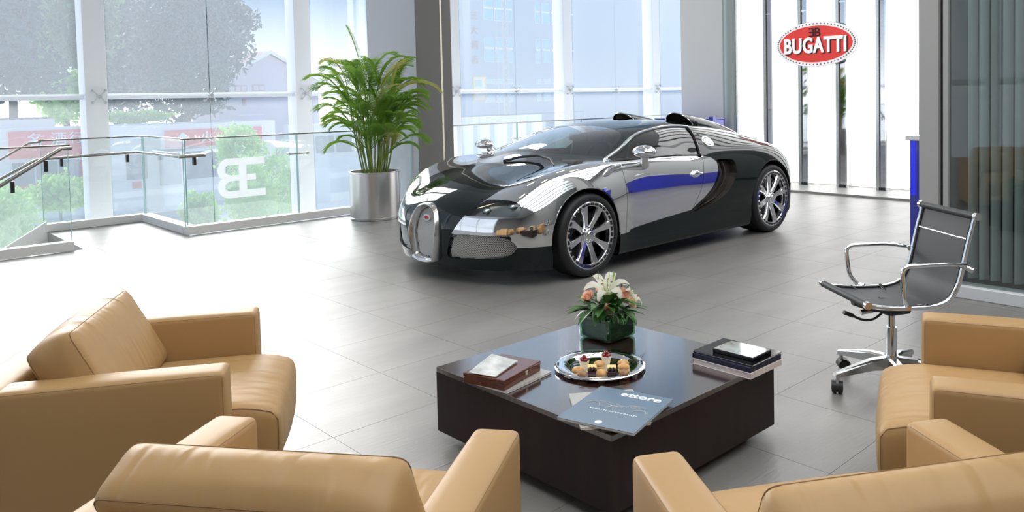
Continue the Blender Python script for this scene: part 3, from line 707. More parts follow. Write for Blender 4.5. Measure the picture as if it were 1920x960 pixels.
MT['badge_red'] = mat('badge_red', (0.55,0.02,0.03), 0.3); MT['badge_white'] = mat('badge_white', (0.8,0.8,0.8), 0.25, 0.3)
bz = .500; bx = -.905+.42*max(0, bz-.36)**1.5
for nm, r, dx, mm in (('badge', 1.0, -.012, 'badge_white'), ('badge_field', .62, -.016, 'badge_red')):
    ring2 = [(.045*r*math.cos(t), .026*r*math.sin(t)) for t in np.linspace(0, 2*pi, 25)[:-1]]
    Vb = [(bx+dx, y, bz+z) for y, z in ring2]+[(bx+.02, y, bz+z) for y, z in ring2]
    mesh(nm, Vb, [tuple(range(24))[::-1]]+[(i, (i+1) % 24, 24+(i+1) % 24, 24+i) for i in range(24)], MT[mm], GR)
# headlamps: housing bowl, lenses and cover
MT['lamp_dark'] = mat('lamp_dark', (0.38,0.38,0.40), 0.25, 0.9)
for sd in (1, -1):
    b = emit(LAMP, 'headlamp', MT['lamp_dark'], CAR, sd, off=-.045)
    for (y, z, r) in ((.80,.612,.030),(.725,.612,.026),(.55,.575,.028)):
        h = front_hit(y, z)
        for q, (rr, dx, mm) in enumerate(((r, .012, 'chrome'), (r*.7, .0, 'lampglass'))):
            pr = [(0.001, dx-.012), (rr*.7, dx-.006), (rr, dx+.01), (rr, dx+.04)]
            lathe('headlamp_lens' if q else 'headlamp_ring', pr, MT[mm], b, 20, c=(h.x+.018, -y*sd, z), axis='X')
    emit(LAMP, 'headlamp_cover', MT['lampglass'], b, sd, off=-.001)
# arch wells
for (c, z, r) in (ARCH_F, ARCH_R):
    for sd in (1, -1):
        V = []; F = []; K = 28
        for i in range(K+1):
            t = -0.30+(pi+.6)*i/K
            for y in (.955, .60): V.append((c+(r+.004)*math.cos(t), -y*sd, z+(r+.004)*math.sin(t)))
        for i in range(K): F.append((2*i, 2*i+1, 2*i+3, 2*i+2))
        V += [(c+(r+.004)*math.cos(-0.3+(pi+.6)*i/K), -.60*sd, z+(r+.004)*math.sin(-0.3+(pi+.6)*i/K)) for i in range(K+1)]
        F.append(tuple(range(2*(K+1), 2*(K+1)+K+1)))
        mesh('wheel_well', V, F, MT['black'], CAR, smooth=False)
        # rolled arch edge
        P = []
        for i in range(K+1):
            t = -0.05+(pi+.10)*i/K; s_, z_ = c+(r-.002)*math.cos(t), z+(r-.002)*math.sin(t)
            h = BODY_BVH.ray_cast(Vector((s_, -2, z_)), Vector((0, 1, 0)))
            if h[0]: P.append((s_, (h[0].y+.006)*sd, z_))
        tube('arch_lip', P, .007, MT['car_chrome'] if c < 1 else MT['green'], CAR, 6)
# floor pan
box('floor_pan', (1.35, 0, .15), (3.3, 1.18, .06), MT['black'], CAR); box('floor_pan', (1.34, 0, .135), (1.85, 1.84, .03), MT['black'], CAR)
# wheels
def wheel(x, yo, r, rr, width):
    """yo: outer face distance; built for the left side then mirrored by caller through sd"""
    for sd in (1, -1):
        W = empty('wheel', (x, -yo*sd, r), parent=CAR)
        if sd < 0: W.rotation_euler = (0, 0, pi)
        w = width
        prof = [(rr*1.0, .012), (rr*1.035, .0), (rr*1.10, -.004), (r*.93, -.001), (r*.975, .012), (r*.995, .03), (r, .055), (r, w-.05), (r*.985, w-.02), (r*.93, w), (rr, w-.01)]
        lathe('tyre', prof, MT['tyre'], W, 56, axis='Y', sharp=60)
        lathe('rim_barrel', [(rr*1.0, .004), (rr*.985, .020), (rr*.955, .03), (rr*.93, .10), (rr*.93, w-.02)], MT['rim'], W, 56, axis='Y')
        # slotted outer ring
        lathe('rim_ring', [(rr*1.02, .010), (rr*1.015, .001), (rr*.99, -.003), (rr*.885, .004), (rr*.87, .010), (rr*.87, .03)], MT['rim'], W, 64, axis='Y')
        bm = bmesh.new()
        for k in range(32):
            t = 2*pi*(k+.5)/32; R = Matrix.Rotation(-t, 4, 'Y')
            M = R @ Matrix.Translation((rr*.937, .0, 0))
            rr_ = bmesh.ops.create_cube(bm, size=1.0); bmesh.ops.transform(bm, matrix=M @ Matrix.Diagonal((.017, .008, .033, 1)), verts=rr_['verts'])
        bmobj('rim_slots', bm, MT['black'], W)
        for k in range(8):
            t = 2*pi*(k+.3)/8
            V = []; F = []
            st = [(.050, .027, .034), (.12, .024, .020), (.18, .028, .010), (rr*.885, .040, .004)]
            for (rad, hw, y) in st:
                for (q, dy) in ((-1, .014), (-.72, 0), (.72, 0), (1, .014), (1, .04), (-1, .04)):
                    p = Vector((rad, y+dy, q*hw)); V.append(Matrix.Rotation(-t, 4, 'Y') @ p)
            for i in range(len(st)-1):
                for a in range(6): b = (a+1) % 6; F.append((i*6+a, i*6+b, (i+1)*6+b, (i+1)*6+a))
            mesh('spoke', V, F, MT['rim'], W, smooth=True, sharp=30)
        lathe('wheel_hub', [(0.0005, -.004), (.03, -.003), (.036, .004), (.055, .006), (.062, .014), (.066, .05)], MT['rim'], W, 28, axis='Y')
        bm = bmesh.new()
        for k in range(10):
            t = 2*pi*k/10; rr_ = bmesh.ops.create_icosphere(bm, subdivisions=1, radius=.0065); bmesh.ops.translate(bm, vec=(.048*math.cos(t), .006, .048*math.sin(t)), verts=rr_['verts'])
        bmobj('hub_bolts', bm, MT['chrome'], W, smooth=True)
        lathe('brake_disc', [(.07, .09), (.195, .09), (.195, .115), (.07, .115)], MT['dark_metal'], W, 40, axis='Y')
        box('brake_caliper', (-.13, .085, .10), (.10, .06, .19), MT['black'], W, .015, rot=Matrix.Rotation(.9, 4, 'Y'))
wheel(0, .978, .338, .268, .265); wheel(2.71, .985, .352, .284, .33)
# chrome arc over the side glass and the window surround
def side_pt(s, z, out=0.0, sd=1):
    h = BODY_BVH.ray_cast(Vector((s, -2, z)), Vector((0, 1, 0)))
    if h[0] is None: return None
    n = h[1] if h[1].y < 0 else -h[1]
    p = h[0]+n*out; return Vector((p.x, p.y*sd, p.z))
for sd in (1, -1):
    P = [side_pt(s, z, .004, sd) for s, z in catmull([(.36,.897),(.43,.918),(.633,.982),(.886,1.070),(1.085,1.114),(1.378,1.142),(1.60,1.140),(1.75,1.128)], 5)]
    tube('window_arc_trim', [p for p in P if p], .0155, MT['car_chrome'], CAR, 8)
    P = [side_pt(s, z, .003, sd) for s, z in catmull([(1.715,1.118),(1.68,1.05),(1.62,.95),(1.575,.885),(1.562,.862)], 4)]
    tube('door_pillar', [p for p in P if p], .016, MT['black_gloss'], CAR, 6)
    P = [side_pt(s, z, .002, sd) for s, z in catmull([(.42,.897),(.8,.899),(1.2,.893),(1.62,.870)], 6)]
    tube('window_seal', [p for p in P if p], .007, MT['black'], CAR, 6)
    # corner triangle behind the pillar
    # door mirror
    MR = empty('door_mirror', parent=CAR); my = -1.075*sd
    Vm = []; Fm = []
    for i in range(13):
        ph = pi*i/12
        for k in range(20):
            th = 2*pi*k/20; rx = .085 if math.cos(ph) > 0 else .055
            X = .565-math.cos(ph)*rx; rr_ = math.sin(ph)**.8
            Vm.append((X, my+math.cos(th)*rr_*.115, .972+math.sin(th)*rr_*(.062 if math.sin(th) > 0 else .042)))
    for i in range(12):
        for k in range(20): Fm.append((i*20+k, i*20+(k+1) % 20, (i+1)*20+(k+1) % 20, (i+1)*20+k))
    mesh('mirror_shell', Vm, Fm, MT['car_chrome'], MR, smooth=True)
    tube('mirror_arm', [(.73, -.925*sd, .845), (.70, -.965*sd, .860), (.63, -1.02*sd, .905), (.59, -1.055*sd, .945)], [.040, .036, .032, .040], MT['car_chrome'], MR, 12)
    # handle and filler cap
    p = side_pt(1.43, .715, .012, sd)
    Vh = []; Fh = []
    for i in range(9):
        t = i/8; s = 1.365+.125*t; w = .005+.030*math.sin(pi*min(1, t*1.25))**.7 if t < .8 else .012
        q = side_pt(s, .715, .0, sd)
        for k in range(10):
            a = 2*pi*k/10; Vh.append((s, q.y-sd*(.012+.016*math.cos(a)), .715+w*math.sin(a)))
    for i in range(8):
        for k in range(10): Fh.append((i*10+k, i*10+(k+1) % 10, (i+1)*10+(k+1) % 10, (i+1)*10+k))
    Fh.append(tuple(range(10))); Fh.append(tuple(range(80, 90)))
    mesh('door_handle', Vh, Fh, MT['car_chrome'], CAR, smooth=True)
h = BODY_BVH.ray_cast(Vector((1.815, -2, .985)), Vector((0, 1, 0))); n_ = h[1] if h[1].y < 0 else -h[1]
q_ = n_.to_track_quat('Z', 'Y').to_matrix().to_4x4()
cap = lathe('fuel_cap', [(0.0005, .010), (.025, .012), (.045, .011), (.05, .006), (.056, .008), (.066, .008), (.070, .0)], MT['car_chrome'], CAR, 32)
cap.matrix_local = Matrix.Translation(h[0]) @ q_
# roof scoops
for sd in (1, -1):
    SC = empty('roof_scoop', parent=CAR); V = []; F = []; K = 16
    st = [(1.86,.165,.085,-.02),(1.90,.17,.088,-.02),(2.05,.17,.084,-.02),(2.25,.165,.074,-.02),(2.5,.15,.056,-.02),(2.75,.13,.034,-.02),(2.95,.10,.005,-.02)]
    for (s, w, hgt, b) in st:
        zt = BODY_BVH2.ray_cast(Vector((s, .37, 3)), Vector((0, 0, -1)))[0].z
        for k in range(K+1):
            t = pi*k/K; V.append((s+.10*(1-math.sin(t))*(1 if s < 1.88 else .4 if s < 2 else 0), (-.37+w*math.cos(t))*sd, zt-.03*abs(math.cos(t))**2+b+(hgt-b)*math.sin(t)**.75))
    for i in range(len(st)-1):
        for k in range(K): a = i*(K+1)+k; F.append((a, a+1, a+K+2, a+K+1))
    mesh('scoop_shell', V, F, MT['green'], SC, smooth=True)
    tube('scoop_lip', [Vector(V[k]) for k in range(K+1)], .006, MT['car_chrome'], SC, 6)
    mesh('scoop_screen', [(v[0]+.03, v[1]*1.0, v[2]-.004) for v in V[:K+1]], [tuple(range(K+1))], MT['mesh_dark'] if 'mesh_dark' in MT else MT['duct'], SC)
# interior
box('dashboard', (.42, 0, .83), (.55, 1.36, .16), MT['interior'], CAR, .05)
box('cabin_tub', (.95, 0, .38), (1.5, 1.6, .28), MT['interior'], CAR, .05)
box('rear_bulkhead', (1.78, 0, .80), (.10, 1.5, .55), MT['interior'], CAR, .05)
for sd in (1, -1):
    ST = empty('seat', parent=CAR)
    box('seat_cushion', (1.05, -.40*sd, .52), (.55, .48, .16), MT['seatcloth'], ST, .05)
    box('seat_back', (1.40, -.40*sd, .78), (.16, .50, .62), MT['seatcloth'], ST, .06, rot=Matrix.Rotation(.30, 4, 'Y'))
    box('headrest', (1.50, -.40*sd, 1.06), (.10, .26, .16), MT['seatcloth'], ST, .04)
tt = [(.72+.05*math.cos(t)*0+.06*math.sin(t), -.40+.18*math.cos(t), .86+.17*math.sin(t)) for t in np.linspace(0, 2*pi, 25)[:-1]]
SWH = empty('steering_wheel', parent=CAR)
tube('steering_rim', tt, .014, MT['black'], SWH, 8, closed=True); tube('steering_column', [(.72,-.40,.86),(.5,-.40,.80)], .03, MT['black'], SWH, 10)
box('rear_view_mirror', (.86, 0, 1.06), (.03, .24, .07), MT['black'], CAR, .012)
# wiper
tube('wiper', [(.0,.10,.885),(.06,-.05,.925),(.10,-.25,.945),(.06,-.45,.925),(.0,-.56,.88)], .011, MT['black'], CAR, 6, flat=.6)
# ================================================================== leather armchairs
def leather(name, c, wr=.3):
    m = mat(name, c, 0.47, 0.0, 0.35, bump=(180, 0.12, 0.0008))
    n = m.node_tree.nodes; l = m.node_tree.links; p = n['Principled BSDF']
    tc = n.new('ShaderNodeTexCoord'); mp = n.new('ShaderNodeMapping'); mp.inputs['Scale'].default_value = (1.3, 6, 1.3); mp.inputs['Rotation'].default_value = (0, 0, .5)
    nz = n.new('ShaderNodeTexNoise'); nz.inputs['Scale'].default_value = 2.4; nz.inputs['Detail'].default_value = .5; nz.inputs['Distortion'].default_value = .9
    b2 = n.new('ShaderNodeBump'); b2.inputs['Strength'].default_value = wr; b2.inputs['Distance'].default_value = .02
    ob = [x for x in n if x.type == 'BUMP' and x != b2][0]
    l.new(tc.outputs['Object'], mp.inputs[0]); l.new(mp.outputs[0], nz.inputs['Vector']); l.new(nz.outputs['Fac'], b2.inputs['Height'])
    l.new(ob.outputs[0], b2.inputs['Normal']); l.new(b2.outputs[0], p.inputs['Normal']); return m
MT['leather'] = leather('tan_leather', (0.43,0.258,0.108), .10); MT['leather_soft'] = leather('tan_leather_creased', (0.43,0.258,0.108), .55)
MT['seam'] = mat('seam', (0.26,0.15,0.06), 0.7); MT['foot'] = mat('foot', (0.02,0.02,0.02), 0.4)
def soft_block(name, x0, x1, y0, y1, z0, z1, parent, r=.03, puff=.012, shape=None, n=(10, 8, 6), rot=None, org=(0,0,0)):
    """upholstered block: subdivided box, rounded edges, faces swelling slightly; shape(p) bends it"""
    bm = bmesh.new(); nx, ny, nz = n; S = Vector((x1-x0, y1-y0, z1-z0)); C0 = Vector(((x0+x1)/2, (y0+y1)/2, (z0+z1)/2))
    vm = {}
    def gp(i, N, L):   # grid concentrated near the edges
        t = i/N; e = min(r/L, .45)
        if i == 0: return -.5
        if i == N: return .5
        if i == 1: return -.5+e*.45
        if i == N-1: return .5-e*.45
        if i == 2: return -.5+e*1.1
        if i == N-2: return .5-e*1.1
        return -.5+e*1.1+(1-2.2*e)*(i-2)/(N-4)
    def vert(i, j, k):
        key = (i, j, k)
        if key not in vm:
            p = Vector((gp(i, nx, S.x)*S.x, gp(j, ny, S.y)*S.y, gp(k, nz, S.z)*S.z))
            h = S/2; q = Vector([max(-h[a]+r, min(h[a]-r, p[a])) for a in range(3)]); d = p-q
            if d.length > 1e-6: p = q+d.normalized()*r
            u, v, w = (2*p.x/S.x, 2*p.y/S.y, 2*p.z/S.z)
            f = lambda a, b: max(0, 1-a*a)*max(0, 1-b*b)
            p += Vector((math.copysign(1, u)*puff*f(v, w) if abs(abs(p.x)-h.x) < 1e-4 else 0, math.copysign(1, v)*puff*f(u, w) if abs(abs(p.y)-h.y) < 1e-4 else 0, math.copysign(1, w)*puff*f(u, v) if abs(abs(p.z)-h.z) < 1e-4 else 0))
            p = p+C0
            if shape: p = Vector(shape(p))
            if rot is not None: p = rot @ p+Vector(org)
            vm[key] = bm.verts.new(p)
        return vm[key]
    for i in range(nx):
        for j in range(ny):
            bm.faces.new((vert(i,j,0), vert(i,j+1,0), vert(i+1,j+1,0), vert(i+1,j,0))); bm.faces.new((vert(i,j,nz), vert(i+1,j,nz), vert(i+1,j+1,nz), vert(i,j+1,nz)))
    for i in range(nx):
        for k in range(nz):
            bm.faces.new((vert(i,0,k), vert(i+1,0,k), vert(i+1,0,k+1), vert(i,0,k+1))); bm.faces.new((vert(i,ny,k), vert(i,ny,k+1), vert(i+1,ny,k+1), vert(i+1,ny,k)))
    for j in range(ny):
        for k in range(nz):
            bm.faces.new((vert(0,j,k), vert(0,j,k+1), vert(0,j+1,k+1), vert(0,j+1,k))); bm.faces.new((vert(nx,j,k), vert(nx,j+1,k), vert(nx,j+1,k+1), vert(nx,j,k+1)))
    return bmobj(name, bm, MT['leather_soft'] if name in ('seat', 'back_cushion') else MT['leather'], parent, smooth=True)
def make_armchair():
    A = empty('armchair'); W2, T, Hh, XF, XB = .45, .13, .563, .30, -.50
    for s in (1, -1):
        y0, y1 = sorted((s*W2, s*(W2-T)))
        arm = soft_block('armrest', XB+.12, XF, y0, y1, .03, Hh, A, r=.020, puff=.004, n=(12, 8, 8))
        for y in (s*(W2-.008), s*(W2-T+.008)):
            yy = y+s*.0035 if abs(y) > .4 else y-s*.0035
            tube('seam', round_path([(XB+.14, yy, Hh-.0085), (XF-.0085, yy, Hh-.0085), (XF-.0085, yy, .04)], .02, 4), .0014, MT['seam'], arm, 5)
    soft_block('back_shell', XB, XB+.14, -W2, W2, .03, Hh-.004, A, r=.022, puff=.004, n=(8, 14, 8))
    def seat_shape(p):
        x, y, z = p
        if x > .2: x -= .07*max(0, (.28-z)/.28)**1.5*(x-.2)/.25; z -= .035*max(0, (x-.28)/.17)**2*(1 if z > .2 else 0)
        return (x, y, z)
    st = soft_block('seat', -.30, .455, -.318, .318, .035, .395, A, r=.035, puff=.014, shape=seat_shape, n=(14, 12, 9))
    for s in (1, -1):
        P = [seat_shape(Vector((x, s*.309, .3865))) for x in np.linspace(-.1, .425, 12)]+[seat_shape(Vector((.4465, s*.309, z))) for z in np.linspace(.365, .05, 8)]
        tube('seam', P, .0014, MT['seam'], st, 5)
    R = Matrix.Rotation(math.radians(-27), 4, 'Y')
    cu = soft_block('back_cushion', -.085, .085, -.335, .335, -.04, .308, A, r=.040, puff=.018, n=(8, 14, 10), rot=R, org=(-.125, 0, .405))
    for x in (.077, -.077):
        P = round_path([(x*.93, -.325, .0), (x*.93, -.325, .298), (x*.93, .325, .298), (x*.93, .325, .0)], .03, 4)
        tube('seam', [R @ p+Vector((-.125, 0, .405)) for p in P], .0014, MT['seam'], cu, 5)
    for sx in (-.42, .33):
        for sy in (.37, -.37): box('foot', (sx if sx < 0 else .25, sy, .015), (.05, .05, .03), MT['foot'], A)
    return A
ac = make_armchair()
ACG = 'tan armchairs around the coffee table'
spots = [(.96, 3.229, -30.2, 'tan leather armchair at far left, its seat facing right towards the table'),
         (.866, 1.81, 35.9, 'tan leather armchair at bottom left of centre, seen from behind'),
         (1.68, .81, 57.9, 'tan leather armchair at bottom right, seen from behind'),
         (2.937, .839, 113.6, 'tan leather armchair at far right, beside the mesh office chair')]
for i, (x, y, a, lb) in enumerate(spots):
    o = ac if i == 0 else copy_tree(ac); o.location = (x, y, 0); o.rotation_euler = (0, 0, math.radians(a)); tag(o, lb, 'armchair', ACG)

# ================================================================== coffee table
MT['wood'] = mat('dark_wood', (0.022,0.009,0.008), 0.16, 0.0, 1.0, var=(2.5,(0.034,0.013,0.011),(.6,9,9)), coat=1.0)
MT['wood'].node_tree.nodes['Principled BSDF'].inputs['Coat IOR'].default_value = 2.5; MT['wood'].node_tree.nodes['Principled BSDF'].inputs['Coat Roughness'].default_value = .12
MT['wood_side'] = mat('dark_wood_side', (0.016,0.008,0.008), 0.35, 0.0, 0.3, var=(2.5,(0.022,0.010,0.009),(9,9,.6)))
TX, TY, TW = 1.909, 1.789, 1.012
TB = empty('coffee_table', (TX+TW/2, TY+TW/2, 0), 0, 'low square dark wood coffee table in the middle of the armchairs', 'table')
h = TW/2
box('tabletop', (0, 0, .310), (TW, TW, .020), MT['wood'], TB, .0015)
for (c, s) in (((0,-h+.01,.1735),(TW,.02,.253)),((0,h-.01,.1735),(TW,.02,.253)),((-h+.01,0,.1735),(.02,TW-.04,.253)),((h-.01,0,.1735),(.02,TW-.04,.253))):
    box('apron', c, s, MT['wood_side'], TB)
box('underside', (0,0,.057), (TW-.04,TW-.04,.016), MT['wood_side'], TB); box('plinth', (0,0,.0245), (TW-.16,TW-.16,.049), MT['black'], TB)

# ================================================================== mesh office chair
OC = empty('office_chair', (3.79, 1.665, 0), math.radians(144), 'black mesh office chair with chrome frame and five castors, right of the table', 'chair')
MT['mesh'] = mat('mesh_fabric', (0.035,0.036,0.038), 0.55)
n = MT['mesh'].node_tree.nodes; l = MT['mesh'].node_tree.links; p = n['Principled BSDF']; p.inputs['Alpha'].default_value = .97
prof = [(.245,.475),(.20,.462),(.10,.450),(0,.446),(-.09,.448),(-.155,.466),(-.20,.51),(-.225,.57),(-.245,.65),(-.265,.73),(-.288,.81),(-.300,.86)]
pc = catmull(prof, 6)
V = [(x, y, z-.004*(1-(y/.2)**2)*(1 if x > -.1 else 0)) for (x, z) in pc for y in np.linspace(-.205, .205, 9)]
F = [(i*9+j, i*9+j+1, (i+1)*9+j+1, (i+1)*9+j) for i in range(len(pc)-1) for j in range(8)]
sl = mesh('sling', V, F, MT['mesh'], OC, smooth=True)
for y in (.208, -.208):
    fr = tube('side_frame', [(x, y, z) for x, z in pc], .011, MT['chrome'], OC, 8)
    tube('sling_edge', [(x, y*.93, z+.004) for x, z in pc], .006, MT['black'], sl, 6)
for (x, z) in (prof[0], prof[-1]):
    cb = tube('cross_tube', [(x, -.215, z), (x, .215, z)], .017, MT['mesh'], OC, 12)
    for s in (1, -1): tube('end_cap', [(x, .212*s, z), (x, .232*s, z)], .018, MT['chrome'], cb, 12)
tube('back_brace', [(-.272,-.205,.75),(-.272,.205,.75)], .006, MT['chrome'], OC, 8)
for s in (1, -1):
    P = round_path([(.045,.225*s,.452),(.085,.255*s,.50),(.10,.262*s,.655),(-.13,.262*s,.655),(-.235,.235*s,.64)], .045, 6)
    a = tube('armrest', P, .0105, MT['chrome'], OC, 8); tube('arm_clamp', [(-.228,.21*s,.635),(-.262,.252*s,.615)], .013, MT['chrome'], a, 8); tube('arm_clamp', [(.03,.205*s,.452),(.055,.24*s,.458)], .013, MT['chrome'], a, 8)
tube('mechanism', [(.20,0,.43),(.10,0,.405),(-.05,0,.40),(-.14,0,.425)], [.012,.026,.034,.014], MT['black'], OC, 10, flat=1.6)
for x in (.10, -.06): tube('under_bar', round_path([(x,-.208,.452),(x*.8,-.10,.425),(x*.8,.10,.425),(x,.208,.452)], .04), .010, MT['black_gloss'], OC, 8)
tube('tilt_housing', [(.07,0,.415),(0,0,.395),(-.09,0,.385)], [.035,.045,.028], MT['black'], OC, 10)
tube('tension_knob', [(.10,0,.385),(.16,0,.38)], .013, MT['steel'], OC, 10)
lv = tube('height_lever', catmull([(.03,.0,.385),(.10,.02,.350),(.17,.04,.355),(.235,.05,.385)], 5), .006, MT['black'], OC, 6); tube('lever_grip', [(.225,.049,.380),(.275,.055,.402)], .010, MT['black'], lv, 8)
lathe('gas_column', [(.018,.38),(.018,.30),(.026,.30),(.026,.16),(.033,.16),(.033,.10),(.026,.09)], MT['chrome'], OC, 20)
for k in range(5):
    t = math.radians(6+72*k); c, s_ = math.cos(t), math.sin(t)
    V = []; F = []
    for (r, w, zt, zb) in ((.02,.026,.155,.095),(.12,.024,.150,.100),(.29,.014,.112,.084),(.315,.013,.106,.08)):
        for (q, z) in ((-w,zb),(w,zb),(w,zt-.008),(w*.6,zt),(-w*.6,zt),(-w,zt-.008)): V.append((r*c-q*s_, r*s_+q*c, z))
    for i in range(3):
        for a in range(6): F.append((i*6+a, i*6+(a+1) % 6, (i+1)*6+(a+1) % 6, (i+1)*6+a))
    F.append((18,19,20,21,22,23))
    lg = mesh('base_arm', V, F, MT['steel'], OC, smooth=False)
    x, y = .30*c, .30*s_
    tube('castor_stem', [(x, y, .095), (x, y, .045)], .010, MT['steel'], lg, 8)
    cs = lathe('castor', [(.0005,-.026),(.022,-.026),(.028,-.018),(.028,-.005),(.022,-.003),(.022,.003),(.028,.005),(.028,.018),(.022,.026),(.0005,.026)], MT['black'], OC, 18, axis='Y')
    cs.location = (x-.012*math.cos(t+1), y-.012*math.sin(t+1), .028); cs.rotation_euler = (0, 0, t+1.0)
    V = []; F = []
    for i in range(9):
        a = pi*i/8
        for yy in (-.027, .027): V.append((.032*math.cos(a), yy, .034*math.sin(a)))
    for i in range(8): F.append((2*i, 2*i+1, 2*i+3, 2*i+2))
    mesh('castor_hood', V, F, MT['black'], cs, smooth=True)

# ================================================================== potted palm
PM = empty('potted_palm', (5.10, 8.70, 0), 0, 'tall bushy palm in a brushed steel cylinder planter beside the grey column', 'plant')
MT['soil'] = mat('soil', (0.05,0.035,0.022), 0.9, bump=(40,.5,.01))
MT['stem'] = mat('palm_stem', (0.26,0.30,0.06), 0.5, var=(9,(0.12,0.20,0.03)))
MT['leaf'] = mat('palm_leaf', (0.09,0.215,0.025), 0.4, var=(5,(0.21,0.36,0.045)))
MT['leaf_y'] = mat('palm_leaf_pale', (0.34,0.42,0.07), 0.4, var=(8,(0.52,0.44,0.16)))
for nm in ('leaf','leaf_y'):
    m_ = MT[nm]; n = m_.node_tree.nodes; l = m_.node_tree.links; p = n['Principled BSDF']; o_ = [x for x in n if x.type == 'OUTPUT_MATERIAL'][0]
    t_ = n.new('ShaderNodeBsdfTranslucent'); t_.inputs[0].default_value = (.28,.50,.05,1) if nm == 'leaf' else (.6,.6,.15,1); mx = n.new('ShaderNodeMixShader'); mx.inputs[0].default_value = .35
    l.new(p.outputs[0], mx.inputs[1]); l.new(t_.outputs[0], mx.inputs[2]); l.new(mx.outputs[0], o_.inputs[0])
PT = lathe('planter', [(.285,0),(.30,.004),(.300,.57),(.304,.575),(.304,.583),(.288,.583),(.288,.50)], MT['brushed'], PM, 56); 
lathe('soil', [(.0005,.535),(.288,.53)], MT['soil'], PT, 24); lathe('base_band', [(.302,.004),(.304,.03),(.300,.034)], MT['steel'], PT, 48)
r2 = random.Random(11)
def frond(base, az, lean, length, droop, m, name='frond', lscale=1.0):
    """arching midrib with two rows of leaflets"""
    P = []; d = Vector((math.cos(az)*math.sin(lean), math.sin(az)*math.sin(lean), math.cos(lean))); p = Vector(base); N = 22
    for i in range(N+1):
        P.append(p.copy()); t = i/N
        d = (d+Vector((math.cos(az), math.sin(az), 0))*droop*.045*(t*1.6)+Vector((0,0,-1))*droop*.085*t*t*2.2).normalized(); p = p+d*length/N
    V, F = tube_data(P, [.006*(1-.75*i/N) for i in range(N+1)], 4, cap=False)
    Pf, T, A = frames(P)
    NL = int(26+16*length)
    for i in range(6, NL):
        t = i/NL; j = min(int(t*N), N-1); fr_ = t*N-j; b = Pf[j].lerp(Pf[j+1], fr_); Tn = T[j]
        S = Tn.cross(Vector((0,0,1))); S = S.normalized() if S.length > .1 else Vector((-math.sin(az), math.cos(az), 0)); Up = S.cross(Tn).normalized()
        L = lscale*min(.30, length*.40)*math.sin(pi*min(1, .12+t*.88))**.55*r2.uniform(.85, 1.1); w = .0050*lscale*(1.1-.4*t)
        for sg in (1, -1):
            dirn = (S*sg*.75+Tn*(.65+.5*t)+Up*(.35-.3*t)).normalized(); sag = Vector((0,0,-1))*L*.30
            p0 = b; p1 = b+dirn*L*.5+sag*.15; p2 = b+dirn*L*.95+sag; wd = Up*w+Tn*w*.6
            k = len(V); V += [p0-wd*.4, p0+wd*.4, p1-wd, p1+wd, p2]; F += [(k, k+1, k+3, k+2), (k+2, k+3, k+4)]
    return mesh(name, V, F, m, PM, smooth=False)
canes = []
for k in range(24):
    a = r2.uniform(0, 2*pi); rr = .03+.13*math.sqrt(r2.random()); b = Vector((rr*math.cos(a), rr*math.sin(a), .52)); ln = r2.uniform(.55, 1.05)
    ta = a+r2.uniform(-.6, .6); tip = b+Vector((math.cos(ta)*ln*r2.uniform(.08,.22), math.sin(ta)*ln*r2.uniform(.08,.22), ln)); mid = b.lerp(tip, .5)+Vector((math.cos(a), math.sin(a), 0))*.015
    tube('stem', catmull([b, mid, tip], 4), [.011-.0005*i for i in range(9)], MT['stem'], PM, 6); canes.append((tip, ta))
for k, (tip, ta) in enumerate(canes):
    for q in range(4):
        az = ta+r2.uniform(-1.5, 1.5); lean = r2.uniform(.08, .45)+.20*q; L = r2.uniform(.50, .78)
        if q >= 2: tip2 = Vector((tip.x*.8, tip.y*.8, .55+(tip.z-.55)*r2.uniform(.45,.85))); L *= .85
        else: tip2 = tip
        frond(tip2, az, lean, L, r2.uniform(.7, 1.6), MT['leaf_y'] if (k*4+q) % 17 == 0 else MT['leaf'])
for k in range(12):     # young shoots filling the middle
    a = r2.uniform(0, 2*pi); frond((.10*math.cos(a), .10*math.sin(a), r2.uniform(.62, 1.15)), a+r2.uniform(-.5,.5), r2.uniform(.10,.40), r2.uniform(.5,.7), r2.uniform(.6,1.2), MT['leaf'])
for k in range(14):
    a = r2.uniform(0, 2*pi); tube('stem', [(.13*math.cos(a)*.6, .13*math.sin(a)*.6, .52), (.17*math.cos(a), .17*math.sin(a), r2.uniform(.9, 1.15))], [.010, .006], MT['stem'], PM, 6)
# tall spear, the long pale frond over the column and the low side fronds
VL = math.atan2(.703, -.711)     # towards the left of the photograph
VR = VL+pi
frond((-.05,.05,1.45), VL, .12, .95, .3, MT['leaf']); frond((-.02,.02,1.40), VL, .38, .75, .8, MT['leaf'])
frond((.06,-.06,1.42), VR, .95, .85, 1.3, MT['leaf_y']); frond((.05,-.05,1.45), VR, .40, .62, .6, MT['leaf_y']); frond((.05,-.02,1.05), VR-.2, 1.0, .62, 1.3, MT['leaf'])
frond((-.05,.05,1.15), VL, .95, .60, 1.5, MT['leaf']); frond((-.08,.08,.80), VL+.1, .9, .55, 1.9, MT['leaf']); frond((.08,-.08,.72), VR, .75, .52, 1.4, MT['leaf'])
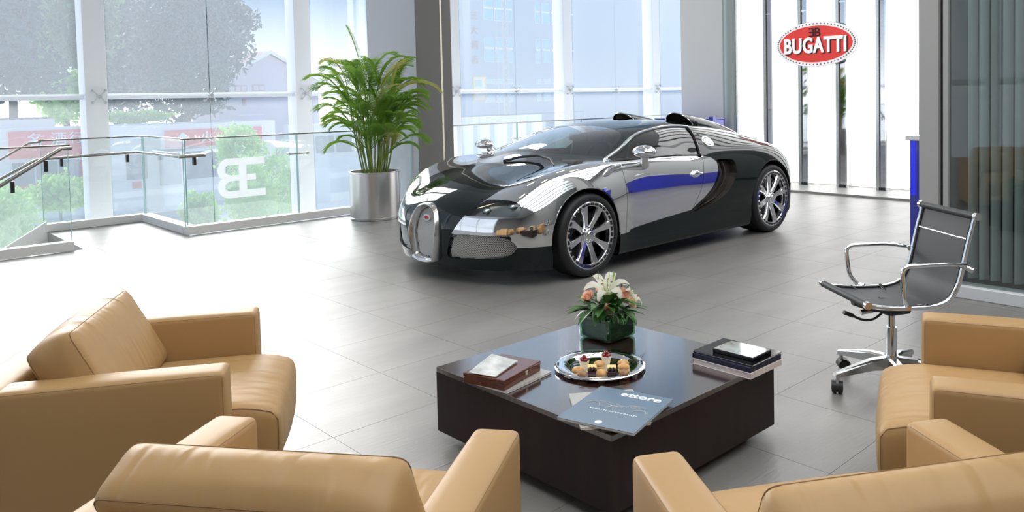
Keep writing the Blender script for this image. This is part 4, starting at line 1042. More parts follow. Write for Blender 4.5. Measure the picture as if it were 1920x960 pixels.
# ================================================================== things on the coffee table
TZ = .420
MT['vase_glass'] = glass_mat('vase_glass', (0.55,0.72,0.58), 1.6)
MT['vase_leaf'] = mat('vase_leaf', (0.008,0.05,0.012), 0.25, coat=.4, var=(6,(0.016,0.085,0.02),(1,1,4)))
MT['bouquet_leaf'] = mat('bouquet_leaf', (0.03,0.11,0.02), 0.35, var=(12,(0.07,0.19,0.035)))
MT['petal_w'] = mat('petal_white', (0.86,0.82,0.72), 0.5); MT['petal_p'] = mat('petal_pink', (0.92,0.56,0.42), 0.5, var=(40,(0.94,0.68,0.54)))
MT['petal_y'] = mat('petal_cream', (0.88,0.72,0.48), 0.5); MT['stamen'] = mat('stamen', (0.35,0.14,0.03), .6); MT['bud'] = mat('bud', (0.35,0.50,0.16), .5)
def thin_light(m, col, fac):
    n = m.node_tree.nodes; l = m.node_tree.links; o_ = [x for x in n if x.type == 'OUTPUT_MATERIAL'][0]
    t_ = n.new('ShaderNodeBsdfTranslucent'); t_.inputs[0].default_value = (*col, 1); mx = n.new('ShaderNodeMixShader'); mx.inputs[0].default_value = fac
    l.new(n['Principled BSDF'].outputs[0], mx.inputs[1]); l.new(t_.outputs[0], mx.inputs[2]); l.new(mx.outputs[0], o_.inputs[0])
thin_light(MT['petal_w'], (.95,.92,.80), .45); thin_light(MT['petal_p'], (1.0,.62,.45), .5); thin_light(MT['petal_y'], (1.0,.85,.60), .5)
FL = empty('flower_arrangement', (2.468, 2.325, TZ), 0, 'low square glass vase lined with leaves, holding white lilies and pink roses', 'flowers')
box('vase', (0,0,.054), (.182,.182,.106), MT['vase_glass'], FL, .018, seg=4); box('leaf_lining', (0,0,.053), (.172,.172,.096), MT['vase_leaf'], FL, .020, seg=4)
r3 = random.Random(5)
def leaf_mesh(name, base, d, L, w, m, parent, curl=.3, seg=5, up=Vector((0,0,1)), thick=0.0):
    d = Vector(d).normalized(); S = d.cross(up); S = S.normalized() if S.length > .05 else Vector((1,0,0)); U = S.cross(d).normalized(); V = []; F = []; p = Vector(base)
    for i in range(seg+1):
        t = i/seg; ww = w*math.sin(pi*min(.98, .06+t*.92))**.8*.5; V += [p-S*ww+U*ww*.35, p-U*0, p+S*ww+U*ww*.35]
        d = (d-U*curl/seg).normalized(); U = S.cross(d).normalized(); p = p+d*L/seg
    for i in range(seg):
        for k in (0, 1): F.append((3*i+k, 3*i+k+1, 3*i+k+4, 3*i+k+3))
    return mesh(name, V, F, m, parent, smooth=True)
for k in range(84):
    a = r3.uniform(0, 2*pi); rr = r3.uniform(.02, .085); el = r3.uniform(-.25, 1.0)
    leaf_mesh('leaf', (rr*math.cos(a), rr*math.sin(a), .11+r3.uniform(0,.055)), (math.cos(a)*math.cos(el), math.sin(a)*math.cos(el), math.sin(el)), r3.uniform(.06,.115), r3.uniform(.022,.040), MT['bouquet_leaf'], FL, r3.uniform(.2,1.0))
CL = Vector((-.711,.703,0)); CR = -CL; CT = Vector((-.72,-.69,0))      # left, right and towards the camera
for k in range(5): leaf_mesh('leaf', CL*.07+Vector((0,0,.12)), CL+Vector((r3.uniform(-.3,.3),r3.uniform(-.3,.3),r3.uniform(.0,.5))), .115, .022, MT['bouquet_leaf'], FL, .5)
for k in range(4): leaf_mesh('leaf', CR*.07+Vector((0,0,.12)), CR+Vector((r3.uniform(-.3,.3),r3.uniform(-.3,.3),r3.uniform(-.1,.5))), .11, .02, MT['bouquet_leaf'], FL, .6)
for k in range(16): leaf_mesh('leaf', CT*.08+CR*(-.04+.01*k)+Vector((0,0,.13-.001*k)), CT*.6+CR*r3.uniform(-.4,.9)+Vector((0,0,-.5)), .05, .010, MT['bouquet_leaf'], FL, .4)
def lily(c, axis, s=1.0, m='petal_w', parent=FL):
    axis = Vector(axis).normalized(); q = axis.to_track_quat('Z', 'Y'); L = empty('lily', c, parent=parent); L.rotation_mode = 'QUATERNION'; L.rotation_quaternion = q
    for k in range(6):
        a = pi*k/3+.2; w = .046 if k % 2 else .036
        pts = [(.006, 0), (.014, .025), (.030, .050), (.055, .068), (.080, .066), (.098, .050)]; V = []; F = []
        for i, (r, z) in enumerate(pts):
            t = i/5; ww = s*w*math.sin(pi*min(.97, .10+t*.85))**.7*.5
            for q_ in (-1, -.5, 0, .5, 1):
                V.append((s*r*math.cos(a)-q_*ww*math.sin(a), s*r*math.sin(a)+q_*ww*math.cos(a), s*z+abs(q_)*ww*.35+.004*(q_ == 0)))
        for i in range(5):
            for j in range(4): F.append((i*5+j, i*5+j+1, i*5+j+6, i*5+j+5))
        mesh('petal', V, F, MT[m], L, smooth=True)
    for k in range(5):
        a = 2*pi*k/5; tube('stamen', [(0,0,.01),(.012*math.cos(a),.012*math.sin(a),.05*s),(.022*math.cos(a),.022*math.sin(a),.078*s)], .0012, MT['bud'], L, 4)
        box('anther', (.022*math.cos(a),.022*math.sin(a),.079*s), (.010,.003,.003), MT['stamen'], L, 0, a)
    return L
lily((-.005,-.005,.175), (-.35,-.30,1.0), 1.0); lily(CR*.085+Vector((0,0,.155)), CR+Vector((0,0,.9)), .62)
def rose(c, axis, r, m):
    q = Vector(axis).normalized().to_track_quat('Z', 'Y'); R_ = empty('rose', c, parent=FL); R_.rotation_mode = 'QUATERNION'; R_.rotation_quaternion = q
    for ring, (n_, ro, hh, op) in enumerate(((5, 1.0, .75, .35), (5, .78, .95, .15), (4, .55, 1.05, .02), (3, .32, 1.1, -.06))):
        for k in range(n_):
            a0 = 2*pi*k/n_+ring*.5; V = []; F = []; da = 2*pi/n_*.72
            for i in range(5):
                t = i/4
                for j in range(5):
                    a = a0+da*(j/4-.5)*(1-.25*t*t)*1.5; rad = r*ro*(.45+.55*math.sin(pi*.5*min(1, t*1.3)))+r*op*t*t*.6
                    V.append((rad*math.cos(a), rad*math.sin(a), r*hh*(t*1.15-.25*t*t*(abs(j-2)/2))-.2*r))
            for i in range(4):
                for j in range(4): F.append((i*5+j, i*5+j+1, i*5+j+6, i*5+j+5))
            mesh('petal', V, F, MT[m], R_, smooth=True)
    return R_
rose(CT*.075+CR*.008+Vector((0,0,.135)), CT+Vector((0,0,.7)), .021, 'petal_p'); rose(CT*.03+CR*.065+Vector((0,0,.185)), CT*.7+CR*.3+Vector((0,0,.8)), .026, 'petal_p')
rose(CT*.03+CL*.078+Vector((0,0,.178)), CT*.6+CL*.5+Vector((0,0,.8)), .025, 'petal_p'); rose(CL*.03+CT*-.02+Vector((0,0,.20)), CL+Vector((0,0,1)), .017, 'petal_p'); rose(CT*.03+CR*.10+Vector((0,0,.150)), CT+CR+Vector((0,0,.8)), .022, 'petal_y')
leaf_mesh('lily_bud', Vector((0,0,.2))+CR*.030, (0.02,-.02,1), .085, .022, MT['bud'], FL, .1); leaf_mesh('lily_bud', Vector((0,0,.2))+CR*.045, (.25,-.3,1), .05, .016, MT['bud'], FL, .1)
for k, dx in enumerate((.045,.055,.072)): tube('twig', [CR*dx+Vector((0,0,.15)), CR*(dx+.012*k)+Vector((0,0,.245-.008*k))], .0028, MT['bouquet_leaf'], FL, 5)
tube('grass_blade', catmull([CL*.01+Vector((0,0,.16)), CL*.03+CT*.06+Vector((0,0,.19)), CL*.05+CT*.09+Vector((0,0,.12))], 5), .0016, MT['bud'], FL, 4)
for k in (-.03,.01): tube('grass_blade', [CR*k+Vector((0,0,.2)), CR*k*1.2+Vector((0,0,.285))], .0012, MT['bud'], FL, 4)

# ---------------------------------------------------------------- tray and pastries
TC = (2.160, 2.078)
TR = empty('serving_tray', (*TC, TZ), 0, 'round polished steel tray carrying the pastries', 'tray')
lathe('tray_dish', [(.0005,.002),(.105,.002),(.118,.005),(.128,.014),(.134,.0165),(.166,.018),(.173,.014),(.173,.011),(.165,.0135),(.134,.012),(.120,.0),(.0005,.0)], MT['chrome'], TR, 64, sharp=50)
for s in (1, -1):
    a0 = math.atan2(CL.y*s, CL.x*s); h_ = []
    for t in (-.12, .12): h_.append((.163*math.cos(a0+t), .163*math.sin(a0+t), .0155))
    for q in (-.05,.05): box('handle_slot', (.160*math.cos(a0+q*1.4), .160*math.sin(a0+q*1.4), .0186), (.007, .010, .0008), MT['black'], TR, 0, a0)
MT['cookie'] = mat('cookie', (0.58,0.30,0.10), 0.7, bump=(90,.5,.003), var=(50,(0.74,0.46,0.20))); MT['cookie_d'] = mat('cookie_dark', (0.30,0.15,0.07), 0.7, bump=(90,.5,.003), var=(50,(0.45,0.26,0.14)))
MT['choc'] = mat('chocolate', (0.035,0.012,0.008), 0.35, bump=(60,.3,.003)); MT['cream'] = mat('cream', (0.85,0.74,0.50), 0.5); MT['berry'] = mat('berry', (0.22,0.005,0.012), 0.12, coat=.5); MT['custard'] = mat('custard', (0.80,0.58,0.20), 0.5); MT['paper'] = mat('paper_cup', (0.82,0.76,0.60), 0.7)
BZ = TZ+.0025
ck = [(2.047,2.083,0,'cookie','golden sandwich cookie at the left edge of the pastries'),(2.027,2.040,0,'cookie_d','small brown cookie at the lower left of the tray'),(2.134,2.056,.006,'cookie','golden cookie behind, between the two cream cakes'),
      (2.083,1.998,0,'cookie','golden sandwich cookie at the front between two chocolate cakes'),(2.215,2.008,0,'cookie','pale golden cookie at the back right of the tray'),(2.176,1.970,.004,'cookie','large golden cookie in the middle right of the tray'),(2.137,1.933,0,'cookie_d','small brown cookie at the front right of the tray')]
for (x, y, dz, mm, lb) in ck:
    C_ = empty('cookie', (x, y, BZ+dz), r3.uniform(0, 3), lb, 'cookie', 'cookies on the tray'); s = 1.0 if mm == 'cookie' else .88
    lathe('biscuit', [(.0005,0),(.019*s,0),(.0215*s,.004),(.021*s,.009),(.0005,.010)], MT[mm], C_, 20, sharp=80); lathe('filling', [(.0005,.009),(.0195*s,.009),(.0195*s,.013),(.0005,.013)], MT['cream'] if mm == 'cookie' else MT['choc'], C_, 20)
    lathe('biscuit', [(.0005,.012),(.019*s,.012),(.0225*s,.017),(.019*s,.024),(.010*s,.028),(.0005,.029)], MT[mm], C_, 20, sharp=80)
for (x, y, lb) in ((2.068,2.030,'small chocolate cake square with cream back, left of the front cookie'),(2.114,1.974,'small chocolate cake square with cream back, right of the front cookie')):
    C_ = empty('chocolate_cake', (x, y, BZ), math.radians(45), lb, 'cake', 'chocolate cakes on the tray')
    box('cake_base', (0,0,.012), (.040,.034,.024), MT['choc'], C_, .003); box('cream_layer', (.006,0,.031), (.034,.034,.014), MT['custard'], C_, .003)
    for q in range(5):
        bm = bmesh.new(); bmesh.ops.create_icosphere(bm, subdivisions=1, radius=.0065); o = bmobj('chocolate_chip', bm, MT['choc'], C_, smooth=True); o.location = (-.014+.004*(q % 2), -.012+.006*q, .030+.003*(q % 2))
for (x, y, lb) in ((2.110,2.113,'little tartlet topped with red berries at the left of the tray'),(2.203,2.085,'little tartlet topped with red berries at the back of the tray')):
    C_ = empty('berry_tartlet', (x, y, BZ), 0, lb, 'tartlet', 'berry tartlets on the tray')
    lathe('paper_cup', [(.0005,0),(.013,0),(.020,.030),(.019,.031),(.0005,.027)], MT['paper'], C_, 22, sharp=40)
    for q, (dx, dy, dz) in enumerate(((-.010,0,.034),(.009,.006,.034),(.006,-.010,.034),(-.004,-.012,.034),(-.002,.012,.034),(0,0,.044))):
        bm = bmesh.new(); bmesh.ops.create_icosphere(bm, subdivisions=2, radius=.0085); o = bmobj('berry', bm, MT['berry'], C_, smooth=True); o.location = (dx, dy, dz)

# ---------------------------------------------------------------- magazines, box and books
MT['mag_blue'] = mat('magazine_cover', (0.125,0.175,0.235), 0.22, coat=.3, var=(1.5,(0.16,0.215,0.275))); MT['page'] = mat('pages', (0.78,0.77,0.74), 0.6); MT['ink_w'] = mat('white_print', (0.85,0.86,0.88), 0.4)
MT['mag_grey'] = mat('grey_cover', (0.42,0.40,0.36), 0.25, coat=.3); MT['pale_blue'] = mat('pale_sheet', (0.30,0.32,0.34), 0.15, coat=.4)
def quadmat(P, z):   # frame of a lying sheet: origin lower-left corner, x along reading direction
    return P
# magazine with the line drawing of a car; reading direction runs from the upper left to the lower right of the picture
mu = Vector((.27, -.963, 0)).normalized(); mv = Vector((.963, .27, 0)).normalized(); mc = Vector((1.880, 1.738, 0)); MW, MH = .272, .305
MGZ = empty('magazine', (mc.x, mc.y, TZ+.010), math.atan2(mu.y, mu.x), 'blue-grey magazine with white lettering and car line drawing, on the near corner of the table', 'magazine')
box('pages', (0,0,.0035), (MW-.004, MH-.004, .006), MT['page'], MGZ); box('cover', (0,0,.0073), (MW, MH, .0014), MT['mag_blue'], MGZ); box('cover', (0,0,.0002), (MW, MH, .0010), MT['mag_blue'], MGZ)
ZT = .0083
def on(x, y, z=ZT, rz=0): return Matrix.Translation((x, y, z)) @ Matrix.Rotation(rz, 4, 'Z')
text('title', 'ettore', .050, MT['ink_w'], on(.035, .118), MGZ, depth=.0002, offset=.0012, sx=1.15)
text('subtitle', 'B U G A T T I   A U T O M O B I L E S', .0105, MT['ink_w'], on(.005, -.035), MGZ, depth=.0002, offset=.0004)
def stroke(pts, w=.0022): return tube('drawing_line', [(x, y, ZT+.0001) for x, y in catmull(pts, 6)], w*1.35, MT['ink_w'], MGZ, 4, flat=.15)
def arc_(cx, cy, r, a, b, n=10): return [(cx+r*math.cos(t), cy+r*math.sin(t)) for t in np.linspace(a, b, n)]
stroke(arc_(-.085,-.008,.026,pi*.95,.15)); stroke(arc_(.012,-.010,.020,pi*1.0,.1)); stroke(arc_(.085,-.012,.024,pi*1.0,0)); stroke([(-.075,.018),(-.07,.030),(0,.020),(.035,.018)],.0016); stroke([(-.07,.022),(.0,.010),(.03,.008)],.0012)
stroke([(.03,.018),(.038,.035),(.085,.036),(.095,.014),(.118,-.010)],.0018); stroke([(.038,.030),(.07,.030),(.07,.020),(.045,.020),(.038,.030)],.0012); stroke([(-.035,-.018),(-.02,.002),(-.028,.012)],.0018); stroke([(-.06,-.010),(-.04,-.010)],.002); stroke([(-.02,.008),(-.012,-.006)],.0016)
lathe('oval_badge', [(.0005,.0006),(.011,.0006),(.012,0)], MT['ink_w'], MGZ, 20, c=(.0,-.125,ZT)).scale = (1, 1, 1)
def sheet(name, c, w, h_, rz, z, t, m, label, cat, group=None, bend=0):
    S = empty(name, (c[0], c[1], z), rz, label, cat, group); box('pages', (0,0,t*.5), (w-.003, h_-.003, t*.8), MT['page'], S); box('cover', (0,0,t*.95), (w, h_, t*.12), m, S); return S
sheet('magazine', (1.880,1.775), .225, .29, math.atan2(-.80,.60)+.28, TZ+.0005, .009, MT['mag_grey'], 'beige-edged magazine lying under the blue-grey one', 'magazine')
# wooden box with map on it, magazine beneath
MT['box_wood'] = mat('box_wood', (0.10,0.03,0.018), 0.18, var=(5,(0.15,0.05,0.03),(1,8,8)), coat=.4)
bu = Vector((.965,.26,0)).normalized(); brz = math.atan2(bu.y, bu.x)
sheet('magazine', (1.855,2.235), .25, .175, brz-.12, TZ+.0005, .008, MT['mag_grey'], 'pale magazine sticking out under the wooden box', 'magazine')
WB_ = empty('wooden_box', (1.833, 2.262, TZ+.009), brz, 'flat reddish-brown wooden presentation box with small metal latches', 'box')
box('box_base', (0,0,.011), (.235,.180,.022), MT['box_wood'], WB_, .002); box('box_lid', (0,0,.030), (.238,.183,.015), MT['box_wood'], WB_, .003)
for x in (-.0,): box('latch', (x+.02,-.0925,.022), (.014,.004,.014), MT['brass'], WB_, .001)
MP = empty('folded_leaflet', (1.800, 2.272, TZ+.048), brz+.12, 'white folded leaflet with pale drawing lying on the wooden box', 'leaflet')
V = [(-.085,-.055,0),(.085,-.055,.002),(.085,.055,.010),(-.085,.055,.003),(-.085,-.055,.003),(.085,-.055,.006),(.088,.058,.018),(-.085,.055,.006)]
MT['leaflet'] = mat('leaflet', (0.80,0.80,0.76), 0.18, coat=.5, var=(14,(0.45,0.46,0.43)))
mesh('sheet', V[:4], [(0,1,2,3)], MT['page'], MP); mesh('sheet', V[4:], [(0,1,2,3)], MT['leaflet'], MP)
tube('fold', [(-.085,-.055,.0015),(-.085,.055,.0045)], .0018, MT['page'], MP, 6)
# book stack on the right
MT['navy'] = mat('navy_cover', (0.008,0.010,0.035), 0.35); MT['blk_cover'] = mat('black_cover', (0.006,0.006,0.007), 0.10); MT['white_book'] = mat('white_box', (0.74,0.66,0.64), 0.5)
MT['glossy_photo'] = mat('glossy_photo', (0.55,0.62,0.60), 0.05, coat=1.0, var=(9,(0.16,0.10,0.07)))
def book(label, c, w, h_, rz, z, t, mc_, mp_, group='books stacked on the right corner of the table'):
    B = empty('book', (c[0], c[1], z), rz, label, 'book', group); box('page_block', (0,-.002,t/2), (w-.006, h_-.004, t-.003), mp_, B)
    box('front_cover', (0,0,t-.0008), (w, h_, .0016), mc_, B, .0005); box('back_cover', (0,0,.0008), (w, h_, .0016), mc_, B, .0005); box('spine', (0,h_/2-.001,t/2), (w, .002, t), mc_, B); return B
book('white slipcase book at the bottom of the right stack', (2.540,1.716), .215, .262, 0.0, TZ, .022, MT['white_book'], MT['white_book'])
book('thick navy book in the middle of the right stack', (2.542,1.718), .213, .260, 0.0, TZ+.0223, .018, MT['navy'], MT['navy'])
book('thin glossy black book under the disc case', (2.552,1.722), .208, .262, 0.02, TZ+.0407, .006, MT['blk_cover'], MT['page'])
DV = empty('disc_case', (2.545,1.697,TZ+.0472), .02, 'small glossy black disc case with pale shiny cover, topmost of the right stack', 'case')
box('case_body', (0,0,.007), (.128,.178,.014), MT['black_gloss'], DV, .0015); box('case_photo', (0,0,.0146), (.124,.172,.0008), MT['glossy_photo'], DV)

# the table top lies at 0.32 m: everything laid out on it above is in table-plan units of a 0.42 m plane
KS = (CAM_H-.320)/(CAM_H-.420)
for o in list(COL.objects):
    if o.parent is None and o.type == 'EMPTY' and .41 < o.location.z < .52 and 1.4 < o.location.x < 3 and 1.2 < o.location.y < 3 and 'category' in o:
        o.location = (o.location.x*KS, o.location.y*KS, .320+(o.location.z-.420)*KS+.0003); o.scale = (KS, KS, KS)
# ================================================================== the sign on the light wall
MT['sign_red'] = mat('sign_red', (0.80,0.045,0.035), 0.30, emit=(0.9,0.06,0.04), es=.28); MT['sign_white'] = mat('sign_white', (0.90,0.90,0.90), 0.3, emit=(1,1,1), es=.45)
MT['sign_black'] = mat('sign_black', (0.02,0.015,0.015), 0.4); MT['pearl'] = mat('pearl', (0.25,0.24,0.25), 0.3, .3)
SG = empty('oval_sign', (10.93, 5.905, 2.150), 0, 'red oval illuminated sign with white lettering on the backlit wall', 'sign')
def oval(name, a, b, x0, x1, m, n=72):
    V = [(x0, a*math.cos(t), b*math.sin(t)) for t in np.linspace(0, 2*pi, n, endpoint=False)]+[(x1, a*math.cos(t), b*math.sin(t)) for t in np.linspace(0, 2*pi, n, endpoint=False)]
    return mesh(name, V, [tuple(range(n)), tuple(range(n, 2*n))[::-1]]+[(i, n+i, n+(i+1) % n, (i+1) % n) for i in range(n)], m, SG)
oval('sign_body', .665, .340, .03, -.05, MT['steel']); oval('sign_rim', .655, .332, -.05, -.060, MT['sign_white']); oval('sign_field', .585, .270, -.055, -.070, MT['sign_red'])
bm = bmesh.new()
for k in range(66):
    t = 2*pi*k/66; r = bmesh.ops.create_icosphere(bm, subdivisions=1, radius=.0135); bmesh.ops.translate(bm, vec=(-.062, .620*math.cos(t), .301*math.sin(t)), verts=r['verts'])
tag(bmobj('rim_beads', bm, MT['pearl'], SG, smooth=True), kind='stuff')
def wallM(y, z, x, sc=1, mirror=1): return Matrix.Translation((x, y, z)) @ Matrix(((0,0,-1,0),(-1*mirror,0,0,0),(0,1,0,0),(0,0,0,1))) @ Matrix.Scale(sc, 4)
SGT = text_mesh('BUGATTI', .315, .008, .009, .745, space=1.07)
for nm, mm, x, dy, dz in (('lettering_shadow','sign_black',-.074,-.014,-.014),('lettering','sign_white',-.086,0,0)):
    me = SGT.copy(); me.materials.clear(); me.materials.append(MT[mm]); me.transform(wallM(dy, -.028+dz, x)); link(bpy.data.objects.new(nm, me), SG)
me = text_mesh('E', .185, .004, .002, 1.05); me.materials.clear(); me.materials.append(MT['sign_black']); me.transform(Matrix.Diagonal((-1,1,1,1))); me.transform(wallM(.052, .165, -.074)); link(bpy.data.objects.new('monogram', me), SG)
me = text_mesh('B', .185, .004, .002, 1.05); me.materials.clear(); me.materials.append(MT['sign_black']); me.transform(wallM(-.040, .165, -.074)); link(bpy.data.objects.new('monogram', me), SG)

# ================================================================== outdoors (far below and beyond the window wall)
MT['street'] = mat('street', (0.75,0.75,0.74), 0.8); MT['render_w'] = mat('render_white', (0.85,0.85,0.86), 0.8); MT['shop_red'] = mat('shop_red', (0.88,0.16,0.15), 0.6)
MT['ext_glass'] = mat('ext_glass', (0.22,0.25,0.30), 0.2); MT['sky_glass'] = mat('sky_glass', (0.30,0.60,0.80), 0.1); MT['roof_tile'] = mat('roof_tile', (0.50,0.34,0.32), 0.8); MT['house_wall'] = mat('house_wall', (0.55,0.52,0.62), 0.8)
MT['foliage'] = mat('foliage', (0.045,0.11,0.05), 0.6, var=(.6,(0.10,0.20,0.08))); MT['foliage_b'] = mat('foliage_blue', (0.012,0.055,0.060), 0.6, var=(.5,(0.06,0.13,0.12))); MT['foliage_l'] = mat('foliage_light', (0.26,0.52,0.16), 0.6, var=(.8,(0.50,0.68,0.30))); MT['trunk'] = mat('trunk', (0.10,0.08,0.06), 0.9)
SZ = -7.6
for nm, c_, f_ in (('foliage_light', (.55,.85,.25), .5), ('foliage', (.15,.30,.10), .3)):
    m_ = bpy.data.materials[nm]; thin_light(m_, c_, f_)
st = span('street', (-60, 13, SZ-.3), (190, 260, SZ), MT['street']); tag(st, 'pale sunlit street and forecourt below the windows', 'street')
st['kind'] = 'structure'; del st['label']; del st['category']; st.name = 'floor_street'
def W(x, z, y0, Y): k = Y/y0; return (x*k, 1.46+(z-1.46)*k)
def foliage(name, c, R, n, size, m, parent, seed=1, shape=None):
    rr = random.Random(seed); V = []; F = []
    for i in range(n):
        while True:
            u = Vector((rr.uniform(-1,1), rr.uniform(-1,1), rr.uniform(-1,1)))
            if .25 < u.length < 1: break
        u = u*(0.55+.45*rr.random())/max(u.length, .6)*u.length**.3
        lump = 1+.22*math.sin(u.x*7+seed)*math.cos(u.z*6+seed*2)+.12*math.sin(u.y*13)
        p = Vector((c[0]+u.x*R[0]*lump, c[1]+u.y*R[1]*lump, c[2]+u.z*R[2]*lump)); a = Vector((rr.uniform(-1,1), rr.uniform(-1,1), rr.uniform(-1,1))).normalized(); b = a.orthogonal().normalized(); s = size*rr.uniform(.6,1.3)
        k = len(V); V += [p-a*s, p+b*s*.5, p+a*s, p-b*s*.5]; F.append((k, k+1, k+2, k+3))
    return mesh(name, V, F, m, parent)
def tree(label, x, Y, ztop, zbot, rx, m, n, seed, group, size=.45, trunk=True, to=None):
    if to: q = to/Y; x, Y, rx, size = x*q, to, rx*q, size*q; ztop, zbot = 1.46+(ztop-1.46)*q, 1.46+(zbot-1.46)*q
    T_ = empty('tree', (x, Y, SZ), 0, label, 'tree', group); cz = (ztop+zbot)/2-SZ; foliage('foliage', (0,0,cz), (rx, rx, (ztop-zbot)/2), n, size, m, T_, seed)
    tube('trunk', [(0,0,0),(.2,0,cz*.6),(.0,.1,cz)], [.45,.35,.2], MT['trunk'], T_, 8)
    return T_
TG = 'trees beyond the window wall'
tree('broad dark tree seen between the second and third window posts', 31.0, 92, 15.5, -1.0, 6.5, MT['foliage_b'], 9000, 3, TG)
tree('dark tree directly right of the second white window post', 25.5, 96, 15.5, -.5, 4.5, MT['foliage_b'], 6000, 4, TG, to=112)
tree('tree crown reaching over the gabled house', 37.5, 100, 15.5, 6.5, 4.6, MT['foliage_b'], 5000, 9, TG, to=122)
tree('blue-green tree at the top left, behind the first pane', 13.2, 80, 12.5, 2.0, 5.2, MT['foliage_b'], 7000, 5, TG, to=92)
tree('bright green tree low behind the first pane', 16.6, 78, 5.2, -.5, 2.6, MT['foliage_l'], 2500, 6, TG, .3, to=108)
tree('small dark tree at the top of the first pane', 15.0, 64, 11.0, 3.8, 2.6, MT['foliage'], 3500, 8, TG, .3)
# shrubs close to the facade
SGp = 'leafy shrubs outside the balustrade'
for k, (px, Y, z0, z1, rx, lb) in enumerate(((17.2,42,-6.0,-1.2,1.5,'leafy shrub outside, left part behind the monogram'),(20.9,47,-6.5,-.95,2.0,'leafy shrub outside, right part behind the monogram'),(19.9,50,-2.9,.2,1.5,'pale green sapling top above the monogram shrub'),
                                             (14.6,42,-5.2,-3.0,.9,'small yellow-green shrub behind the stair opening'),(6.0,40,-5.2,-1.5,1.6,'leafy shrub at the far left edge'),(8.6,42,-3.4,-1.6,1.3,'leafy branch in front of the red shop window'))):
    T_ = empty('shrub', (px, Y, SZ), 0, lb, 'shrub', SGp); foliage('foliage', (0,0,(z0+z1)/2-SZ), (rx,rx,(z1-z0)/2), 2200, .17, MT['foliage_l'], T_, 20+k); tube('stem', [(0,0,0),(0,0,(z0+z1)/2-SZ)], .06, MT['trunk'], T_, 6)
# shops with red fascias
def facade(name, label, x0, x1, Y, z0, z1, m, cat='building', depth=.8): 
    B = empty(name, (x0, Y, SZ), 0, label, cat); span('wall', (0, 0, 0), (x1-x0, depth, z1-SZ), m, B); B['_x0'] = 0; del B['_x0']; return B
def onw(B, name, x0, x1, z0, z1, m, d=.15, par=None):
    X, Z = B.location.x, B.location.z; return span(name, (x0-X, -d, z0-Z), (x1-X, .02, z1-Z), m, par or B)
def ftext(B, s, x, z, size, m=MT['render_w'], vertical=False, sx=1.0):
    if vertical:
        for i, ch in enumerate(s): ftext(B, ch, x, z-i*size*1.25, size, m)
        return
    M = Matrix.Translation((x-B.location.x, -.24, z-B.location.z)) @ Matrix.Rotation(pi/2, 4, 'X'); text('lettering', s, size, m, M, B, depth=.03, offset=.01, sx=sx)
k1 = 75/24.0
S1_ = facade('shop', 'white shop front with pink-red sign board behind the first pane', 10.4, 18.6, 75, SZ, 1.46+(.92-1.46)*k1, MT['render_w'], 'shop')
zt, zb = 1.46+(.84-1.46)*k1, 1.46+(.15-1.46)*k1
onw(S1_, 'sign_board', 3.87*k1, 5.55*k1, zb, zt, MT['shop_red'], .2); ftext(S1_, '名', 4.42*k1, (zt+zb)/2+.3, 1.15); ftext(S1_, '酒', 4.93*k1, (zt+zb)/2+.3, 1.15); ftext(S1_, '行', 5.32*k1, (zt+zb)/2+.35, 1.0)
for i in range(3): onw(S1_, 'shop_window', (3.92+.5*i)*k1, (4.38+.5*i)*k1, 1.46+(-.80-1.46)*k1, 1.46+(.05-1.46)*k1, MT['ext_glass'], .05)
onw(S1_, 'window_band', 3.87*k1, 5.38*k1, 1.46+(-.60-1.46)*k1, 1.46+(-.52-1.46)*k1, MT['shop_red'], .12); onw(S1_, 'banner', 5.40*k1, 5.58*k1, 1.46+(-.84-1.46)*k1, 1.46+(.03-1.46)*k1, MT['shop_red'], .1)
k2 = 75/26.0
S2_ = facade('shop', 'white shop front with red sign board of white characters, mid left', 18.7, 33.5, 75.3, SZ, 1.46+(.83-1.46)*k2, MT['render_w'], 'shop')
zt, zb = 1.46+(.64-1.46)*k2, 1.46+(.11-1.46)*k2
onw(S2_, 'sign_board', 8.15*k2, 11.13*k2, zb, zt, MT['shop_red'], .2)
for i, ch in enumerate('◆火锅店'): ftext(S2_, ch, (8.65+.72*i)*k2, (zt+zb)/2, 1.05)
for (a, b, c, d) in ((7.06,7.63,-.78,-.05),(7.97,8.58,-1.03,-.08),(8.75,9.8,-.9,-.02),(9.95,10.8,-.9,-.02)): onw(S2_, 'shop_window', a*k2, b*k2, 1.46+(c-1.46)*k2, 1.46+(d-1.46)*k2, MT['ext_glass'], .05)
onw(S2_, 'awning', 7.7*k2, 9.2*k2, 1.46+(-.02-1.46)*k2, 1.46+(.06-1.46)*k2, MT['render_w'], 1.2)
onw(S2_, 'poster', 7.2*k2, 7.45*k2, 1.46+(-1.05-1.46)*k2, 1.46+(-.85-1.46)*k2, MT['shop_red'], .06)
HG = empty('hedge', (19.0, 77.0, SZ), 0, 'clipped green hedge along the roof terrace above the shops', 'hedge')
foliage('foliage', (3.0,.9,1.46+(1.07-1.46)*k2-SZ), (3.3,.8,.62), 3500, .16, MT['foliage_l'], HG, 40)
TR_ = empty('terrace', (18.0, 76, SZ), 0, 'white terrace parapet with corrugated roof behind the red shops', 'terrace'); span('parapet', (.7, .3, 0), (15, .6, 1.46+(.87-1.46)*k2-SZ), MT['render_w'], TR_); span('deck', (.7, .6, 0), (15, 6, 1.46+(.80-1.46)*k2-SZ), MT['render_w'], TR_)
CRF = empty('corrugated_roof', (11.0, 79, SZ), 0, 'pinkish corrugated roof above the left shop', 'roof')
for i in range(18): span('roof_sheet', (.28*i-.0, -.4, 8.0+.06*(i % 2)), (.28*i+.26, 4, 8.06+.06*(i % 2)), MT['roof_tile'] if i % 2 else MT['house_wall'], CRF)
bpy.data.objects[CRF.name].rotation_euler = (0, 0, 0)
